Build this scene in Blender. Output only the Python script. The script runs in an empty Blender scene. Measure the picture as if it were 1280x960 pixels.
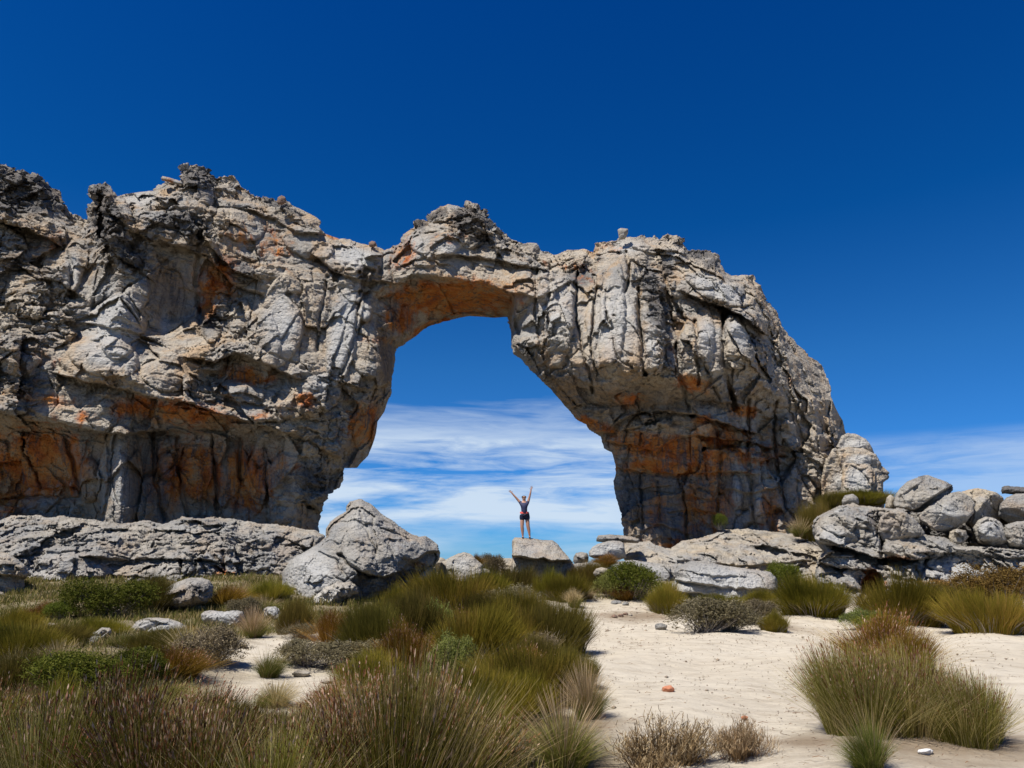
SKY_TINT = [(0.0, (0.19, 0.50, 0.98)), (0.05, (0.18, 0.52, 1.0)), (0.25, (0.12, 0.53, 0.95)), (0.42, (0.02, 0.42, 0.90)), (0.65, (0.004, 0.37, 0.93))]
CLOUD_LOC = (3.0, 1.0, 0)
CLOUD_COL = (6.0, 7.1, 8.3, 1)
import bpy, bmesh, math, random
import numpy as np
from mathutils import Vector, Matrix
from mathutils.geometry import delaunay_2d_cdt

# ------------------------------------------------------------------ scene
S = bpy.context.scene
COL = S.collection
rng = np.random.default_rng(7)
random.seed(11)

# ------------------------------------------------------------------ camera model (photo pixels 1280 x 960)
F = 924.4
PITCH = math.atan((700.0 - 480.0) / F)
CP, SP = math.cos(PITCH), math.sin(PITCH)
EYE = np.array([0.0, 0.0, 1.6])

def ray(u, v):
    a = (np.asarray(u, float) - 640.0) / F
    b = (480.0 - np.asarray(v, float)) / F
    return a, CP - b * SP, SP + b * CP

def at(u, v, Y):
    rx, ry, rz = ray(u, v)
    k = np.asarray(Y, float) / ry
    return rx * k, np.asarray(Y, float) + 0 * k, EYE[2] + rz * k

cam = bpy.data.cameras.new("camera"); cam_o = bpy.data.objects.new("camera", cam); COL.objects.link(cam_o)
cam.sensor_width = 36.0; cam.lens = F / 1280.0 * 36.0
cam.clip_start = 0.05; cam.clip_end = 20000
cam_o.location = EYE; cam_o.rotation_euler = (math.radians(90) + PITCH, 0, 0)
S.camera = cam_o

# ------------------------------------------------------------------ numpy noise
_p = rng.permutation(256).astype(np.int64); _perm = np.concatenate([_p, _p, _p])
_g = rng.normal(size=(256, 3)); _g /= np.linalg.norm(_g, axis=1)[:, None]; _g = _g.astype(np.float32)
_r3 = rng.random((256, 3)).astype(np.float32); _r1 = rng.random((256, 4)).astype(np.float32)

def _h(i, j, k):
    return _perm[_perm[_perm[i & 255] + (j & 255)] + (k & 255)]

def perlin(P):
    P = P.astype(np.float32); I = np.floor(P).astype(np.int64); f = P - I
    w = f * f * f * (f * (f * 6 - 15) + 10)
    out = 0
    for a in (0, 1):
        wa = w[:, 0] if a else 1 - w[:, 0]
        for b in (0, 1):
            wb = w[:, 1] if b else 1 - w[:, 1]
            for c in (0, 1):
                wc = w[:, 2] if c else 1 - w[:, 2]
                g = _g[_h(I[:, 0] + a, I[:, 1] + b, I[:, 2] + c)]
                d = g[:, 0] * (f[:, 0] - a) + g[:, 1] * (f[:, 1] - b) + g[:, 2] * (f[:, 2] - c)
                out = out + wa * wb * wc * d
    return out * 1.5

def fbm(P, octs=4, gain=0.5, lac=2.03, ridged=False):
    s, a, t = 0, 1.0, 0
    for o in range(octs):
        n = perlin(P * (lac ** o) + 17.3 * o)
        if ridged: n = 1 - 2 * np.abs(n)
        s = s + a * n; t += a; a *= gain
    return s / t

def voronoi(P, jitter=0.9):
    """F1, F2, four cell randoms, offset from the cell's point"""
    P = P.astype(np.float32); I = np.floor(P).astype(np.int64); n = len(P)
    f1 = np.full(n, 9., np.float32); f2 = f1.copy(); hid = np.zeros(n, np.int64); off = np.zeros((n, 3), np.float32)
    for a in (-1, 0, 1):
        for b in (-1, 0, 1):
            for c in (-1, 0, 1):
                J = I + (a, b, c); h = _h(J[:, 0], J[:, 1], J[:, 2])
                d = P - (J + 0.5 + (_r3[h] - 0.5) * jitter)
                q = np.sqrt((d * d).sum(1))
                m = q < f1
                f2 = np.where(m, f1, np.minimum(f2, q))
                f1 = np.where(m, q, f1); hid = np.where(m, h, hid); off = np.where(m[:, None], d, off)
    return f1, f2, _r1[hid], off

def sstep(a, b, x):
    t = np.clip((x - a) / (b - a), 0, 1); return t * t * (3 - 2 * t)

# ------------------------------------------------------------------ image-plane helpers for tracing outlines
def poly_dist(U, V, poly, closed=True):
    P = np.array(poly, float); Q = np.roll(P, -1, 0) if closed else P[1:]; A = P if closed else P[:-1]
    best = np.full(U.shape, 1e9); near = np.zeros(U.shape + (2,))
    for (ax, ay), (bx, by) in zip(A, Q):
        dx, dy = bx - ax, by - ay; L = dx * dx + dy * dy + 1e-9
        t = np.clip(((U - ax) * dx + (V - ay) * dy) / L, 0, 1)
        nx, ny = ax + t * dx, ay + t * dy
        d = (U - nx) ** 2 + (V - ny) ** 2
        m = d < best; best = np.where(m, d, best)
        near[..., 0] = np.where(m, nx, near[..., 0]); near[..., 1] = np.where(m, ny, near[..., 1])
    return np.sqrt(best), near

def inside(U, V, poly):
    P = np.array(poly, float); Q = np.roll(P, -1, 0); r = np.zeros(U.shape, bool)
    for (ax, ay), (bx, by) in zip(P, Q):
        if ay == by: continue
        c = ((ay > V) != (by > V)) & (U < (bx - ax) * (V - ay) / (by - ay) + ax)
        r ^= c
    return r

def line_sd(U, V, pts):
    """signed distance to an open polyline (positive above it on the picture), overshoot past its ends"""
    P = np.array(pts, float)
    best = np.full(U.shape, 1e9); sd = np.zeros(U.shape); ov = np.zeros(U.shape)
    n = len(P) - 1
    for i in range(n):
        (ax, ay), (bx, by) = P[i], P[i + 1]
        dx, dy = bx - ax, by - ay; L = math.hypot(dx, dy) + 1e-9
        tt = ((U - ax) * dx + (V - ay) * dy) / L
        t = np.clip(tt, 0, L); qx, qy = ax + dx * t / L, ay + dy * t / L
        d = np.hypot(U - qx, V - qy)
        s = np.sign((U - ax) * dy - (V - ay) * dx)
        o = np.zeros(U.shape)
        if i == 0: o = np.maximum(o, -tt)
        if i == n - 1: o = np.maximum(o, tt - L)
        m = d < best; best = np.where(m, d, best); sd = np.where(m, s * d, sd); ov = np.where(m, o, ov)
    return sd, ov

def steps(U, V, lst):
    """each (points, amplitude m, fade px): the side above the line stands out, the side below is cut back"""
    p = np.zeros(U.shape)
    for pts, A, L in lst:
        q = np.array(pts); m = (U > q[:, 0].min() - 4 * L - 15) & (U < q[:, 0].max() + 4 * L + 15) & (V > q[:, 1].min() - 5 * L) & (V < q[:, 1].max() + 5 * L)
        if not m.any(): continue
        sd, ov = line_sd(U[m], V[m], pts)
        w = np.exp(-np.maximum(ov, 0) / 10.0)
        sgn = np.clip(sd / 1.0, -1, 1)
        p[m] += A * 0.5 * sgn * np.exp(-np.abs(sd) / L) * w
    return p

def cracks(U, V, lst):
    p = np.zeros(U.shape)
    for pts, A, W in lst:
        q = np.array(pts); m = (U > q[:, 0].min() - 4 * W - 8) & (U < q[:, 0].max() + 4 * W + 8) & (V > q[:, 1].min() - 4 * W - 8) & (V < q[:, 1].max() + 4 * W + 8)
        if not m.any(): continue
        sd, ov = line_sd(U[m], V[m], pts)
        p[m] -= A * np.exp(-(sd / W) ** 2) * np.exp(-np.maximum(ov, 0) / 4.0)
    return p

def bumps(U, V, lst):
    """each (cu, cv, ru, rv, degrees, metres out)"""
    p = np.zeros(U.shape)
    for cu, cv, ru, rv, ang, A in lst:
        c, s = math.cos(math.radians(ang)), math.sin(math.radians(ang))
        x, y = U - cu, V - cv
        r2 = ((x * c + y * s) / ru) ** 2 + ((-x * s + y * c) / rv) ** 2
        p += 0.85 * A * np.maximum(0, 1 - r2) ** 0.38
    return p

def blobs(U, V, lst):
    """soft 0..1 mask from ellipses (cu, cv, ru, rv, degrees, strength)"""
    p = np.zeros(U.shape)
    for cu, cv, ru, rv, ang, A in lst:
        c, s = math.cos(math.radians(ang)), math.sin(math.radians(ang))
        x, y = U - cu, V - cv
        r2 = ((x * c + y * s) / ru) ** 2 + ((-x * s + y * c) / rv) ** 2
        p = np.maximum(p, A * np.exp(-r2 * 1.1))
    return p

def tri_depth(U, V, pts, blur=0):
    """piecewise-linear depth through scattered control points (u, v, Y)"""
    pts = np.array(pts, float)
    vs, es, fs, ov, oe, of = delaunay_2d_cdt([Vector((p[0], p[1])) for p in pts], [], [], 0, 1e-4)
    Z = np.full(U.shape, 40.0)
    idx = [o[0] if len(o) else 0 for o in ov]
    for f in fs:
        (ax, ay), (bx, by), (cx, cy) = [(vs[i].x, vs[i].y) for i in f[:3]]
        za, zb, zc = [pts[idx[i], 2] for i in f[:3]]
        den = (by - cy) * (ax - cx) + (cx - bx) * (ay - cy)
        if abs(den) < 1e-9: continue
        m = (U >= min(ax, bx, cx) - 1) & (U <= max(ax, bx, cx) + 1) & (V >= min(ay, by, cy) - 1) & (V <= max(ay, by, cy) + 1)
        if not m.any(): continue
        u, v = U[m], V[m]
        w0 = ((by - cy) * (u - cx) + (cx - bx) * (v - cy)) / den
        w1 = ((cy - ay) * (u - cx) + (ax - cx) * (v - cy)) / den
        w2 = 1 - w0 - w1
        k = (w0 > -1e-6) & (w1 > -1e-6) & (w2 > -1e-6)
        z = Z[m]; z[k] = (w0 * za + w1 * zb + w2 * zc)[k]; Z[m] = z
    for _ in range(blur):
        Z[1:-1] = (Z[:-2] + 2 * Z[1:-1] + Z[2:]) / 4
        Z[:, 1:-1] = (Z[:, :-2] + 2 * Z[:, 1:-1] + Z[:, 2:]) / 4
    return Z

def mesh_np(name, co, quads, tris=None, smooth=True):
    me = bpy.data.meshes.new(name)
    nq = len(quads); nt = 0 if tris is None else len(tris)
    me.vertices.add(len(co)); me.vertices.foreach_set("co", np.ascontiguousarray(co, np.float32).ravel())
    loops = np.asarray(quads, np.int32).ravel()
    if nt: loops = np.concatenate([loops, np.asarray(tris, np.int32).ravel()])
    me.loops.add(len(loops)); me.loops.foreach_set("vertex_index", loops)
    st = np.arange(nq) * 4
    if nt: st = np.concatenate([st, nq * 4 + np.arange(nt) * 3])
    me.polygons.add(nq + nt); me.polygons.foreach_set("loop_start", st.astype(np.int32))
    if smooth: me.polygons.foreach_set("use_smooth", np.ones(nq + nt, bool))
    me.update(calc_edges=True); me.validate()
    return me

def set_attr(me, name, vals):
    a = me.attributes.new(name, 'FLOAT', 'POINT'); a.data.foreach_set("value", np.ascontiguousarray(vals, np.float32))

def tag(o, label=None, cat=None, group=None, kind=None):
    if label: o["label"] = label
    if cat: o["category"] = cat
    if group: o["group"] = group
    if kind: o["kind"] = kind
    return o

def link(name, me, mat=None, parent=None):
    o = bpy.data.objects.new(name, me); COL.objects.link(o)
    if mat: me.materials.append(mat)
    if parent: o.parent = parent
    return o

def relief(name, poly, mat, depth, back, step=1.0, attrs=None, disp=None, parent=None, sharp=False):
    """A closed solid stone: a traced outline at its own distance. depth(U,V,e) gives the front surface in metres,
    back(U,V,e,front) the rear one; both meet along the outline. disp(P,U,V,e) moves the points of both."""
    P = np.array(poly, float)
    u0, u1, v0, v1 = P[:, 0].min() - step, P[:, 0].max() + step, P[:, 1].min() - step, P[:, 1].max() + step
    us = np.arange(u0, u1 + step, step); vs = np.arange(v0, v1 + step, step)
    U, V = np.meshgrid(us, vs)
    ins = inside(U, V, poly)
    cell = ins[:-1, :-1] & ins[1:, :-1] & ins[:-1, 1:] & ins[1:, 1:]
    used = np.zeros(U.shape, bool)
    used[:-1, :-1] |= cell; used[1:, :-1] |= cell; used[:-1, 1:] |= cell; used[1:, 1:] |= cell
    full = np.zeros(U.shape, bool)
    c = np.zeros((cell.shape[0] + 2, cell.shape[1] + 2), bool); c[1:-1, 1:-1] = cell
    full = c[:-1, :-1] & c[1:, :-1] & c[:-1, 1:] & c[1:, 1:]
    bnd = used & ~full
    e, near = poly_dist(U, V, poly)
    Y = depth(U, V, e)                       # on the grid so that it can be blurred
    U = U.copy(); V = V.copy()
    snap = bnd & (e < 3.0 * step)
    U[snap] = near[snap][:, 0]; V[snap] = near[snap][:, 1]
    e = np.where(bnd, 0, e)
    Yb = back(U, V, e, Y)
    idx = -np.ones(U.shape, np.int64); n = used.sum(); idx[used] = np.arange(n)
    fu, fv, fe, fY, fb = U[used], V[used], e[used], Y[used], Yb[used]
    isb = bnd[used]
    mid = np.where(isb, fY, fb)
    X1, Y1, Z1 = at(fu, fv, fY); A = np.stack([X1, Y1, Z1], 1)
    inner = ~isb
    X2, Y2, Z2 = at(fu[inner], fv[inner], mid[inner]); B = np.stack([X2, Y2, Z2], 1)
    bi = idx[used].copy(); bi[inner] = n + np.arange(inner.sum())
    r, cc = np.nonzero(cell)
    q = np.stack([idx[r, cc], idx[r + 1, cc], idx[r + 1, cc + 1], idx[r, cc + 1]], 1)
    qb = bi[q][:, ::-1]
    co = np.concatenate([A, B])
    if disp is not None:
        UU = np.concatenate([fu, fu[inner]]); VV = np.concatenate([fv, fv[inner]]); EE = np.concatenate([fe, fe[inner]])
        isf = np.concatenate([np.ones(n), np.zeros(inner.sum())])
        co = co + disp(co, UU, VV, EE, isf)
    me = mesh_np(name, co, np.concatenate([q, qb]), smooth=not sharp)
    if attrs:
        UU = np.concatenate([fu, fu[inner]]); VV = np.concatenate([fv, fv[inner]])
        for k, fn in attrs.items(): set_attr(me, k, np.clip(fn(UU, VV, co), 0, 1))
    return link(name, me, mat, parent)
# ------------------------------------------------------------------ materials
class NT:
    def __init__(self, name):
        self.m = bpy.data.materials.new(name); self.m.use_nodes = True
        self.t = self.m.node_tree; self.N = self.t.nodes; self.L = self.t.links
        self.b = self.N["Principled BSDF"]; self.out = self.N["Material Output"]
        self.co = self.n("ShaderNodeTexCoord").outputs["Object"]
    def n(self, typ, **kw):
        x = self.N.new(typ)
        for k, v in kw.items(): setattr(x, k, v)
        return x
    def l(self, a, b): self.L.new(a, b)
    def vec(self, scale, loc=(0, 0, 0), rot=(0, 0, 0), src=None):
        m = self.n("ShaderNodeMapping"); m.inputs["Scale"].default_value = scale if hasattr(scale, "__len__") else (scale,) * 3
        m.inputs["Location"].default_value = loc; m.inputs["Rotation"].default_value = rot
        self.l(src or self.co, m.inputs["Vector"]); return m.outputs[0]
    def noise(self, scale, detail=4, rough=0.55, vec=None, dist=0.0):
        x = self.n("ShaderNodeTexNoise"); x.inputs["Scale"].default_value = scale; x.inputs["Detail"].default_value = detail
        x.inputs["Roughness"].default_value = rough; x.inputs["Distortion"].default_value = dist
        self.l(vec or self.co, x.inputs["Vector"]); return x.outputs["Fac"]
    def voro(self, scale, feature='F1', vec=None, rand=1.0, out="Distance"):
        x = self.n("ShaderNodeTexVoronoi"); x.feature = feature; x.inputs["Scale"].default_value = scale
        x.inputs["Randomness"].default_value = rand
        self.l(vec or self.co, x.inputs["Vector"]); return x.outputs[out]
    def ramp(self, fac, stops, interp='LINEAR'):
        r = self.n("ShaderNodeValToRGB"); cr = r.color_ramp; cr.interpolation = interp
        while len(cr.elements) > 1: cr.elements.remove(cr.elements[-1])
        for i, (p, c) in enumerate(stops):
            e = cr.elements[0] if i == 0 else cr.elements.new(p)
            e.position = p
            c = (c, c, c) if not hasattr(c, "__len__") else c
            e.color = (*c, 1)
        self.l(fac, r.inputs[0]); return r.outputs[0]
    def math(self, op, a, b=None, clamp=False):
        x = self.n("ShaderNodeMath", operation=op, use_clamp=clamp)
        for i, v in enumerate((a, b)):
            if v is None: continue
            if isinstance(v, (int, float)): x.inputs[i].default_value = v
            else: self.l(v, x.inputs[i])
        return x.outputs[0]
    def mix(self, fac, a, b, mode='MIX'):
        x = self.n("ShaderNodeMix", data_type='RGBA', blend_type=mode)
        for i, v in ((0, fac), (6, a), (7, b)):
            if isinstance(v, (int, float)): x.inputs[i].default_value = v if i == 0 else (v, v, v, 1)
            elif isinstance(v, tuple): x.inputs[i].default_value = (*v, 1)
            else: self.l(v, x.inputs[i])
        return x.outputs[2]
    def attr(self, name, out="Fac"):
        a = self.n("ShaderNodeAttribute"); a.attribute_name = name; return a.outputs[out]
    def bump(self, h, strength=0.5, dist=0.05, prev=None):
        b = self.n("ShaderNodeBump"); b.inputs["Strength"].default_value = strength; b.inputs["Distance"].default_value = dist
        self.l(h, b.inputs["Height"])
        if prev: self.l(prev, b.inputs["Normal"])
        return b.outputs[0]
    def done(self, col, normal=None, rough=0.9, spec=0.2):
        if isinstance(col, tuple): self.b.inputs["Base Color"].default_value = (*col, 1)
        else: self.l(col, self.b.inputs["Base Color"])
        if normal: self.l(normal, self.b.inputs["Normal"])
        self.b.inputs["Roughness"].default_value = rough
        self.b.inputs["Specular IOR Level"].default_value = spec
        return self.m

def rock_material(name, grey=(0.29, 0.275, 0.25), cream=(0.43, 0.365, 0.28), brown=(0.185, 0.13, 0.085), use_attr=True, s=1.0, warm=0.45):
    t = NT(name)
    big = t.noise(0.35 * s, 5, 0.6); med = t.noise(1.6 * s, 6, 0.65); fine = t.noise(9 * s, 6, 0.7)
    strata = t.noise(1.0, 5, 0.6, vec=t.vec((0.8 * s, 0.8 * s, 5 * s), rot=(0.10, 0.05, 0)), dist=0.4)
    streak = t.noise(1.0, 4, 0.6, vec=t.vec((2.2 * s, 2.2 * s, 0.28 * s)), dist=0.5)
    c = t.mix(t.ramp(big, [(warm - 0.07, 0), (warm + 0.13, 1)]), grey, cream)
    c = t.mix(t.math('MULTIPLY', t.ramp(med, [(0.48, 0), (0.64, 1)]), 0.55), c, brown)
    c = t.mix(t.math('MULTIPLY', t.ramp(strata, [(0.5, 0), (0.66, 1)]), 0.22), c, (0.38, 0.345, 0.29))
    c = t.mix(t.ramp(streak, [(0.55, 0), (0.72, 0.5)]), c, (0.17, 0.165, 0.16))
    # near-black crusts of lichen in small blotches
    lich = t.math('MULTIPLY', t.ramp(fine, [(0.54, 0), (0.62, 1)]), t.ramp(med, [(0.42, 0), (0.62, 1)]))
    c = t.mix(t.math('MULTIPLY', lich, 0.75), c, (0.07, 0.065, 0.06))
    tan = t.math('MULTIPLY', t.ramp(t.noise(0.55 * s, 6, 0.66, vec=t.vec((1, 1, 0.7), loc=(21, 5, 8)), dist=0.6), [(0.50, 0), (0.62, 1)]), 0.62 if name == "arch_sandstone" else 0.25)
    c = t.mix(tan, c, t.mix(med, (0.30, 0.17, 0.085), (0.50, 0.35, 0.19)))
    if use_attr:
        du = t.attr("crust")
        k = t.ramp(t.math('ADD', t.math('MULTIPLY', du, 0.75), t.math('MULTIPLY', t.math('ADD', med, t.math('MULTIPLY', fine, 0.6)), 0.45)), [(0.62, 0), (0.85, 1)])
        c = t.mix(t.math('MULTIPLY', k, 0.85), c, (0.10, 0.094, 0.09))
        pl = t.attr("pale")
        k2 = t.ramp(t.math('ADD', t.math('MULTIPLY', pl, 0.7), t.math('MULTIPLY', med, 0.5)), [(0.5, 0), (0.8, 1)])
        c = t.mix(t.math('MULTIPLY', k2, 0.8), c, t.mix(strata, (0.33, 0.33, 0.32), (0.50, 0.485, 0.45)))
        va = t.attr("shade_tint")  # brown and grey darkening that paints shade into the overhangs and hollows
        k_shd = t.ramp(t.math('ADD', t.math('MULTIPLY', va, 0.7), t.math('MULTIPLY', streak, 0.45)), [(0.42, 0), (0.75, 1)])
        c = t.mix(t.math('MULTIPLY', k_shd, 0.85), c, t.mix(t.ramp(t.noise(0.7 * s, 4, 0.6, vec=t.vec((1, 1, 0.5), loc=(3, 9, 4))), [(0.4, 0), (0.6, 1)]), (0.185, 0.175, 0.165), (0.27, 0.185, 0.11)))
        ru = t.attr("rust")
        rn = t.math('ADD', t.math('MULTIPLY', streak, 0.62), t.math('MULTIPLY', med, 0.5))
        k3 = t.ramp(t.math('ADD', t.math('MULTIPLY', ru, 0.55), t.math('MULTIPLY', t.math('SUBTRACT', rn, 0.10), 0.95)), [(0.61, 0), (0.79, 1)])
        seam = t.ramp(t.voro(0.55 * s, 'DISTANCE_TO_EDGE', vec=t.vec((1, 1, 0.7), loc=(1, 2, 3))), [(0.0, 1), (0.10, 0)])
        k3 = t.math('MAXIMUM', k3, t.math('MULTIPLY', t.math('MULTIPLY', seam, 0.8), t.ramp(ru, [(0.25, 0), (0.6, 1)])))
        rc = t.ramp(t.math('ADD', t.math('MULTIPLY', fine, 0.35), t.math('MULTIPLY', t.noise(0.9 * s, 4, 0.6, vec=t.vec(1, loc=(7, 3, 1))), 0.75)),
                    [(0.36, (0.17, 0.045, 0.014)), (0.47, (0.40, 0.105, 0.018)), (0.58, (0.52, 0.19, 0.035)), (0.68, (0.40, 0.25, 0.12))])
        c = t.mix(t.math('MULTIPLY', k3, 0.92), c, rc)
        drip = t.noise(1.0, 5, 0.65, vec=t.vec((3.4 * s, 3.4 * s, 0.22 * s), loc=(11, 4, 2)), dist=0.8)
        wet = t.math('MULTIPLY', t.ramp(drip, [(0.52, 0), (0.62, 1)]), t.ramp(t.math('MAXIMUM', ru, va), [(0.15, 0), (0.55, 1)]))
        c = t.mix(t.math('MULTIPLY', wet, 0.8), c, t.mix(fine, (0.06, 0.045, 0.04), (0.16, 0.15, 0.145)))
    # relief
    cr = t.voro(2.2 * s, 'DISTANCE_TO_EDGE', vec=t.vec((1, 1, 1.6)))
    crk = t.ramp(cr, [(0.0, 0), (0.035, 1)])
    pits = t.ramp(t.voro(7 * s), [(0.1, 0), (0.5, 1)])
    h = t.math('ADD', t.math('MULTIPLY', fine, 0.8), t.math('MULTIPLY', strata, 1.0))
    h = t.math('ADD', h, t.math('MULTIPLY', pits, 0.45))
    h = t.math('ADD', h, t.math('MULTIPLY', crk, 0.30))
    b = t.bump(h, 0.75, 0.13 / s)
    b = t.bump(t.noise(40 * s, 4, 0.7), 0.4, 0.015 / s, prev=b)
    c = t.mix(t.math('SUBTRACT', 1.0, crk), c, (0.10, 0.085, 0.07)) if False else c
    return t.done(c, b, 0.93, 0.15)

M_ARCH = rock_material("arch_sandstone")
M_ROCK = rock_material("boulder_sandstone", grey=(0.27, 0.262, 0.245), cream=(0.36, 0.325, 0.27), brown=(0.185, 0.155, 0.12), use_attr=True, s=1.3, warm=0.5)
M_PALE = rock_material("pale_sandstone", grey=(0.31, 0.295, 0.27), cream=(0.43, 0.365, 0.27), brown=(0.24, 0.19, 0.13), use_attr=True, s=1.5, warm=0.48)

def plain_rock(name, col, col2, s=6):
    t = NT(name)
    c = t.mix(t.ramp(t.noise(s, 5, 0.6), [(0.4, 0), (0.6, 1)]), col, col2)
    return t.done(c, t.bump(t.noise(s * 4, 5, 0.7), 0.6, 0.02), 0.9, 0.15)
M_RED = plain_rock("red_ironstone", (0.46, 0.17, 0.09), (0.55, 0.26, 0.15), 25)
M_WHITE = plain_rock("white_quartz", (0.75, 0.74, 0.72), (0.6, 0.58, 0.55), 20)
M_GRIT = plain_rock("grit", (0.34, 0.27, 0.19), (0.20, 0.16, 0.12), 3)
M_BURNT = plain_rock("brown_stone", (0.25, 0.15, 0.10), (0.12, 0.09, 0.075), 20)

def sand_material():
    t = NT("pale_sand")
    big = t.noise(0.35, 4, 0.6); med = t.noise(2.3, 6, 0.65, vec=t.vec((0.6, 1.8, 1))); fine = t.noise(28, 6, 0.75); grain = t.noise(220, 3, 0.8)
    c = t.mix(t.ramp(big, [(0.35, 0), (0.65, 1)]), (0.58, 0.515, 0.405), (0.52, 0.45, 0.34))
    c = t.mix(t.math('MULTIPLY', t.ramp(med, [(0.47, 0), (0.64, 1)]), 0.6), c, (0.38, 0.315, 0.23))
    c = t.mix(t.math('MULTIPLY', t.ramp(fine, [(0.62, 0), (0.70, 1)]), 0.35), c, (0.30, 0.23, 0.16))
    c = t.mix(t.math('MULTIPLY', grain, 0.35), c, (0.56, 0.51, 0.43))
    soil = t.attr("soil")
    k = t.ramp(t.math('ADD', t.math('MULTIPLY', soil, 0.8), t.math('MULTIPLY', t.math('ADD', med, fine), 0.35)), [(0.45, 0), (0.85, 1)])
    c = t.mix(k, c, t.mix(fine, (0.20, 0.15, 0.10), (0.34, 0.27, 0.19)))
    veld = t.attr("veld")
    c = t.mix(veld, c, t.mix(fine, (0.11, 0.11, 0.04), (0.20, 0.165, 0.09)))
    wind = t.noise(1.0, 3, 0.5, vec=t.vec((2.5, 9, 1)), dist=1.0)
    h = t.math('ADD', t.math('MULTIPLY', fine, 0.5), t.math('MULTIPLY', wind, 0.6))
    foot = t.ramp(t.voro(2.6), [(0.05, 0), (0.42, 1)])
    h = t.math('ADD', h, t.math('MULTIPLY', foot, 0.5))
    b = t.bump(h, 0.75, 0.06); b = t.bump(grain, 0.45, 0.008, prev=b)
    return t.done(c, b, 0.95, 0.1)
M_SAND = sand_material()

def leaf_material(name, a, b2, c2, trans=0.35, objvar=0.32):
    """tint per blade (attribute), slight change from plant to plant"""
    t = NT(name)
    k = t.attr("tint")
    info = t.n("ShaderNodeObjectInfo").outputs["Random"]
    col = t.ramp(k, [(0.0, a), (0.55, b2), (1.0, c2)])
    hs = t.n("ShaderNodeHueSaturation"); t.l(col, hs.inputs["Color"])
    t.l(t.math('ADD', 0.5 - 0.020, t.math('MULTIPLY', t.math('FRACT', t.math('MULTIPLY', info, 7.3)), 0.028)), hs.inputs["Hue"])
    t.l(t.math('ADD', 1 - objvar, t.math('MULTIPLY', info, 2 * objvar)), hs.inputs["Value"])
    c = hs.outputs[0]
    t.done(c, None, 0.7, 0.08)
    tr = t.n("ShaderNodeBsdfTranslucent"); t.l(c, tr.inputs["Color"])
    mx = t.n("ShaderNodeMixShader"); mx.inputs[0].default_value = trans
    t.l(t.b.outputs[0], mx.inputs[1]); t.l(tr.outputs[0], mx.inputs[2]); t.l(mx.outputs[0], t.out.inputs["Surface"])
    return t.m
M_RESTIO = leaf_material("restio_stem", (0.062, 0.064, 0.008), (0.185, 0.170, 0.024), (0.42, 0.34, 0.15))
M_OLIVE = leaf_material("olive_stem", (0.062, 0.056, 0.010), (0.135, 0.112, 0.020), (0.25, 0.175, 0.06))
M_BROOM = leaf_material("broom_stem", (0.085, 0.082, 0.010), (0.195, 0.170, 0.018), (0.34, 0.235, 0.05))
M_BRONZE = leaf_material("bronze_stem", (0.115, 0.070, 0.010), (0.24, 0.145, 0.016), (0.36, 0.23, 0.045))
M_HEAD = leaf_material("seed_head", (0.10, 0.036, 0.015), (0.25, 0.11, 0.050), (0.58, 0.42, 0.30), 0.1)
M_GRASS = leaf_material("grass_blade", (0.11, 0.14, 0.02), (0.23, 0.23, 0.05), (0.48, 0.38, 0.16))
M_STRAW = leaf_material("straw_blade", (0.32, 0.23, 0.10), (0.50, 0.38, 0.19), (0.64, 0.52, 0.32))
M_GREYLEAF = leaf_material("grey_leaf", (0.085, 0.070, 0.035), (0.15, 0.125, 0.065), (0.25, 0.21, 0.13), 0.15)
M_GREEN = leaf_material("green_leaf", (0.055, 0.075, 0.008), (0.11, 0.13, 0.015), (0.20, 0.20, 0.04))
M_PALEGREEN = leaf_material("pale_green_leaf", (0.13, 0.16, 0.03), (0.22, 0.25, 0.06), (0.32, 0.34, 0.12))
M_HEATH = leaf_material("heath_leaf", (0.10, 0.058, 0.014), (0.18, 0.11, 0.025), (0.25, 0.17, 0.05), 0.15)
M_VELD = leaf_material("veld_blade", (0.07, 0.085, 0.015), (0.14, 0.135, 0.035), (0.36, 0.28, 0.13))
M_DRY = leaf_material("dry_twig", (0.10, 0.062, 0.028), (0.20, 0.135, 0.065), (0.42, 0.33, 0.20), 0.05)
M_TWIG = leaf_material("twig", (0.13, 0.11, 0.09), (0.24, 0.21, 0.18), (0.36, 0.33, 0.30), 0.0)

def simple(name, col, rough=0.7):
    t = NT(name)
    c = t.mix(t.noise(30, 3, 0.6), tuple(x * 0.8 for x in col), tuple(min(1, x * 1.15) for x in col))
    return t.done(c, None, rough, 0.3)
M_SKIN = simple("skin", (0.45, 0.24, 0.16), 0.55); M_HAIR = simple("dark_hair", (0.03, 0.02, 0.015)); M_SHIRT = simple("slate_shirt", (0.032, 0.037, 0.085))
M_SHORTS = simple("navy_shorts", (0.015, 0.02, 0.05)); M_BELT = simple("coral_belt", (0.85, 0.12, 0.10)); M_SHOE = simple("dark_shoe", (0.04, 0.035, 0.035)); M_LENS = simple("dark_lens", (0.02, 0.02, 0.02), 0.2)
M_SOCK = simple("grey_sole", (0.3, 0.3, 0.3))
# ------------------------------------------------------------------ sun, sky
SUN_EL, SUN_DIR = math.radians(60), np.array([-0.71, -0.70])       # the sun stands high behind the left shoulder
SUN_DIR = SUN_DIR / np.linalg.norm(SUN_DIR)
to_sun = Vector((SUN_DIR[0] * math.cos(SUN_EL), SUN_DIR[1] * math.cos(SUN_EL), math.sin(SUN_EL)))
sl = bpy.data.lights.new("sun", 'SUN'); sl.energy = 5.0; sl.angle = math.radians(0.5); sl.color = (1.0, 0.955, 0.88)
so = bpy.data.objects.new("sun", sl); COL.objects.link(so); so.rotation_euler = to_sun.to_track_quat('Z', 'Y').to_euler(); so.location = (0, 0, 60)

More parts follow.
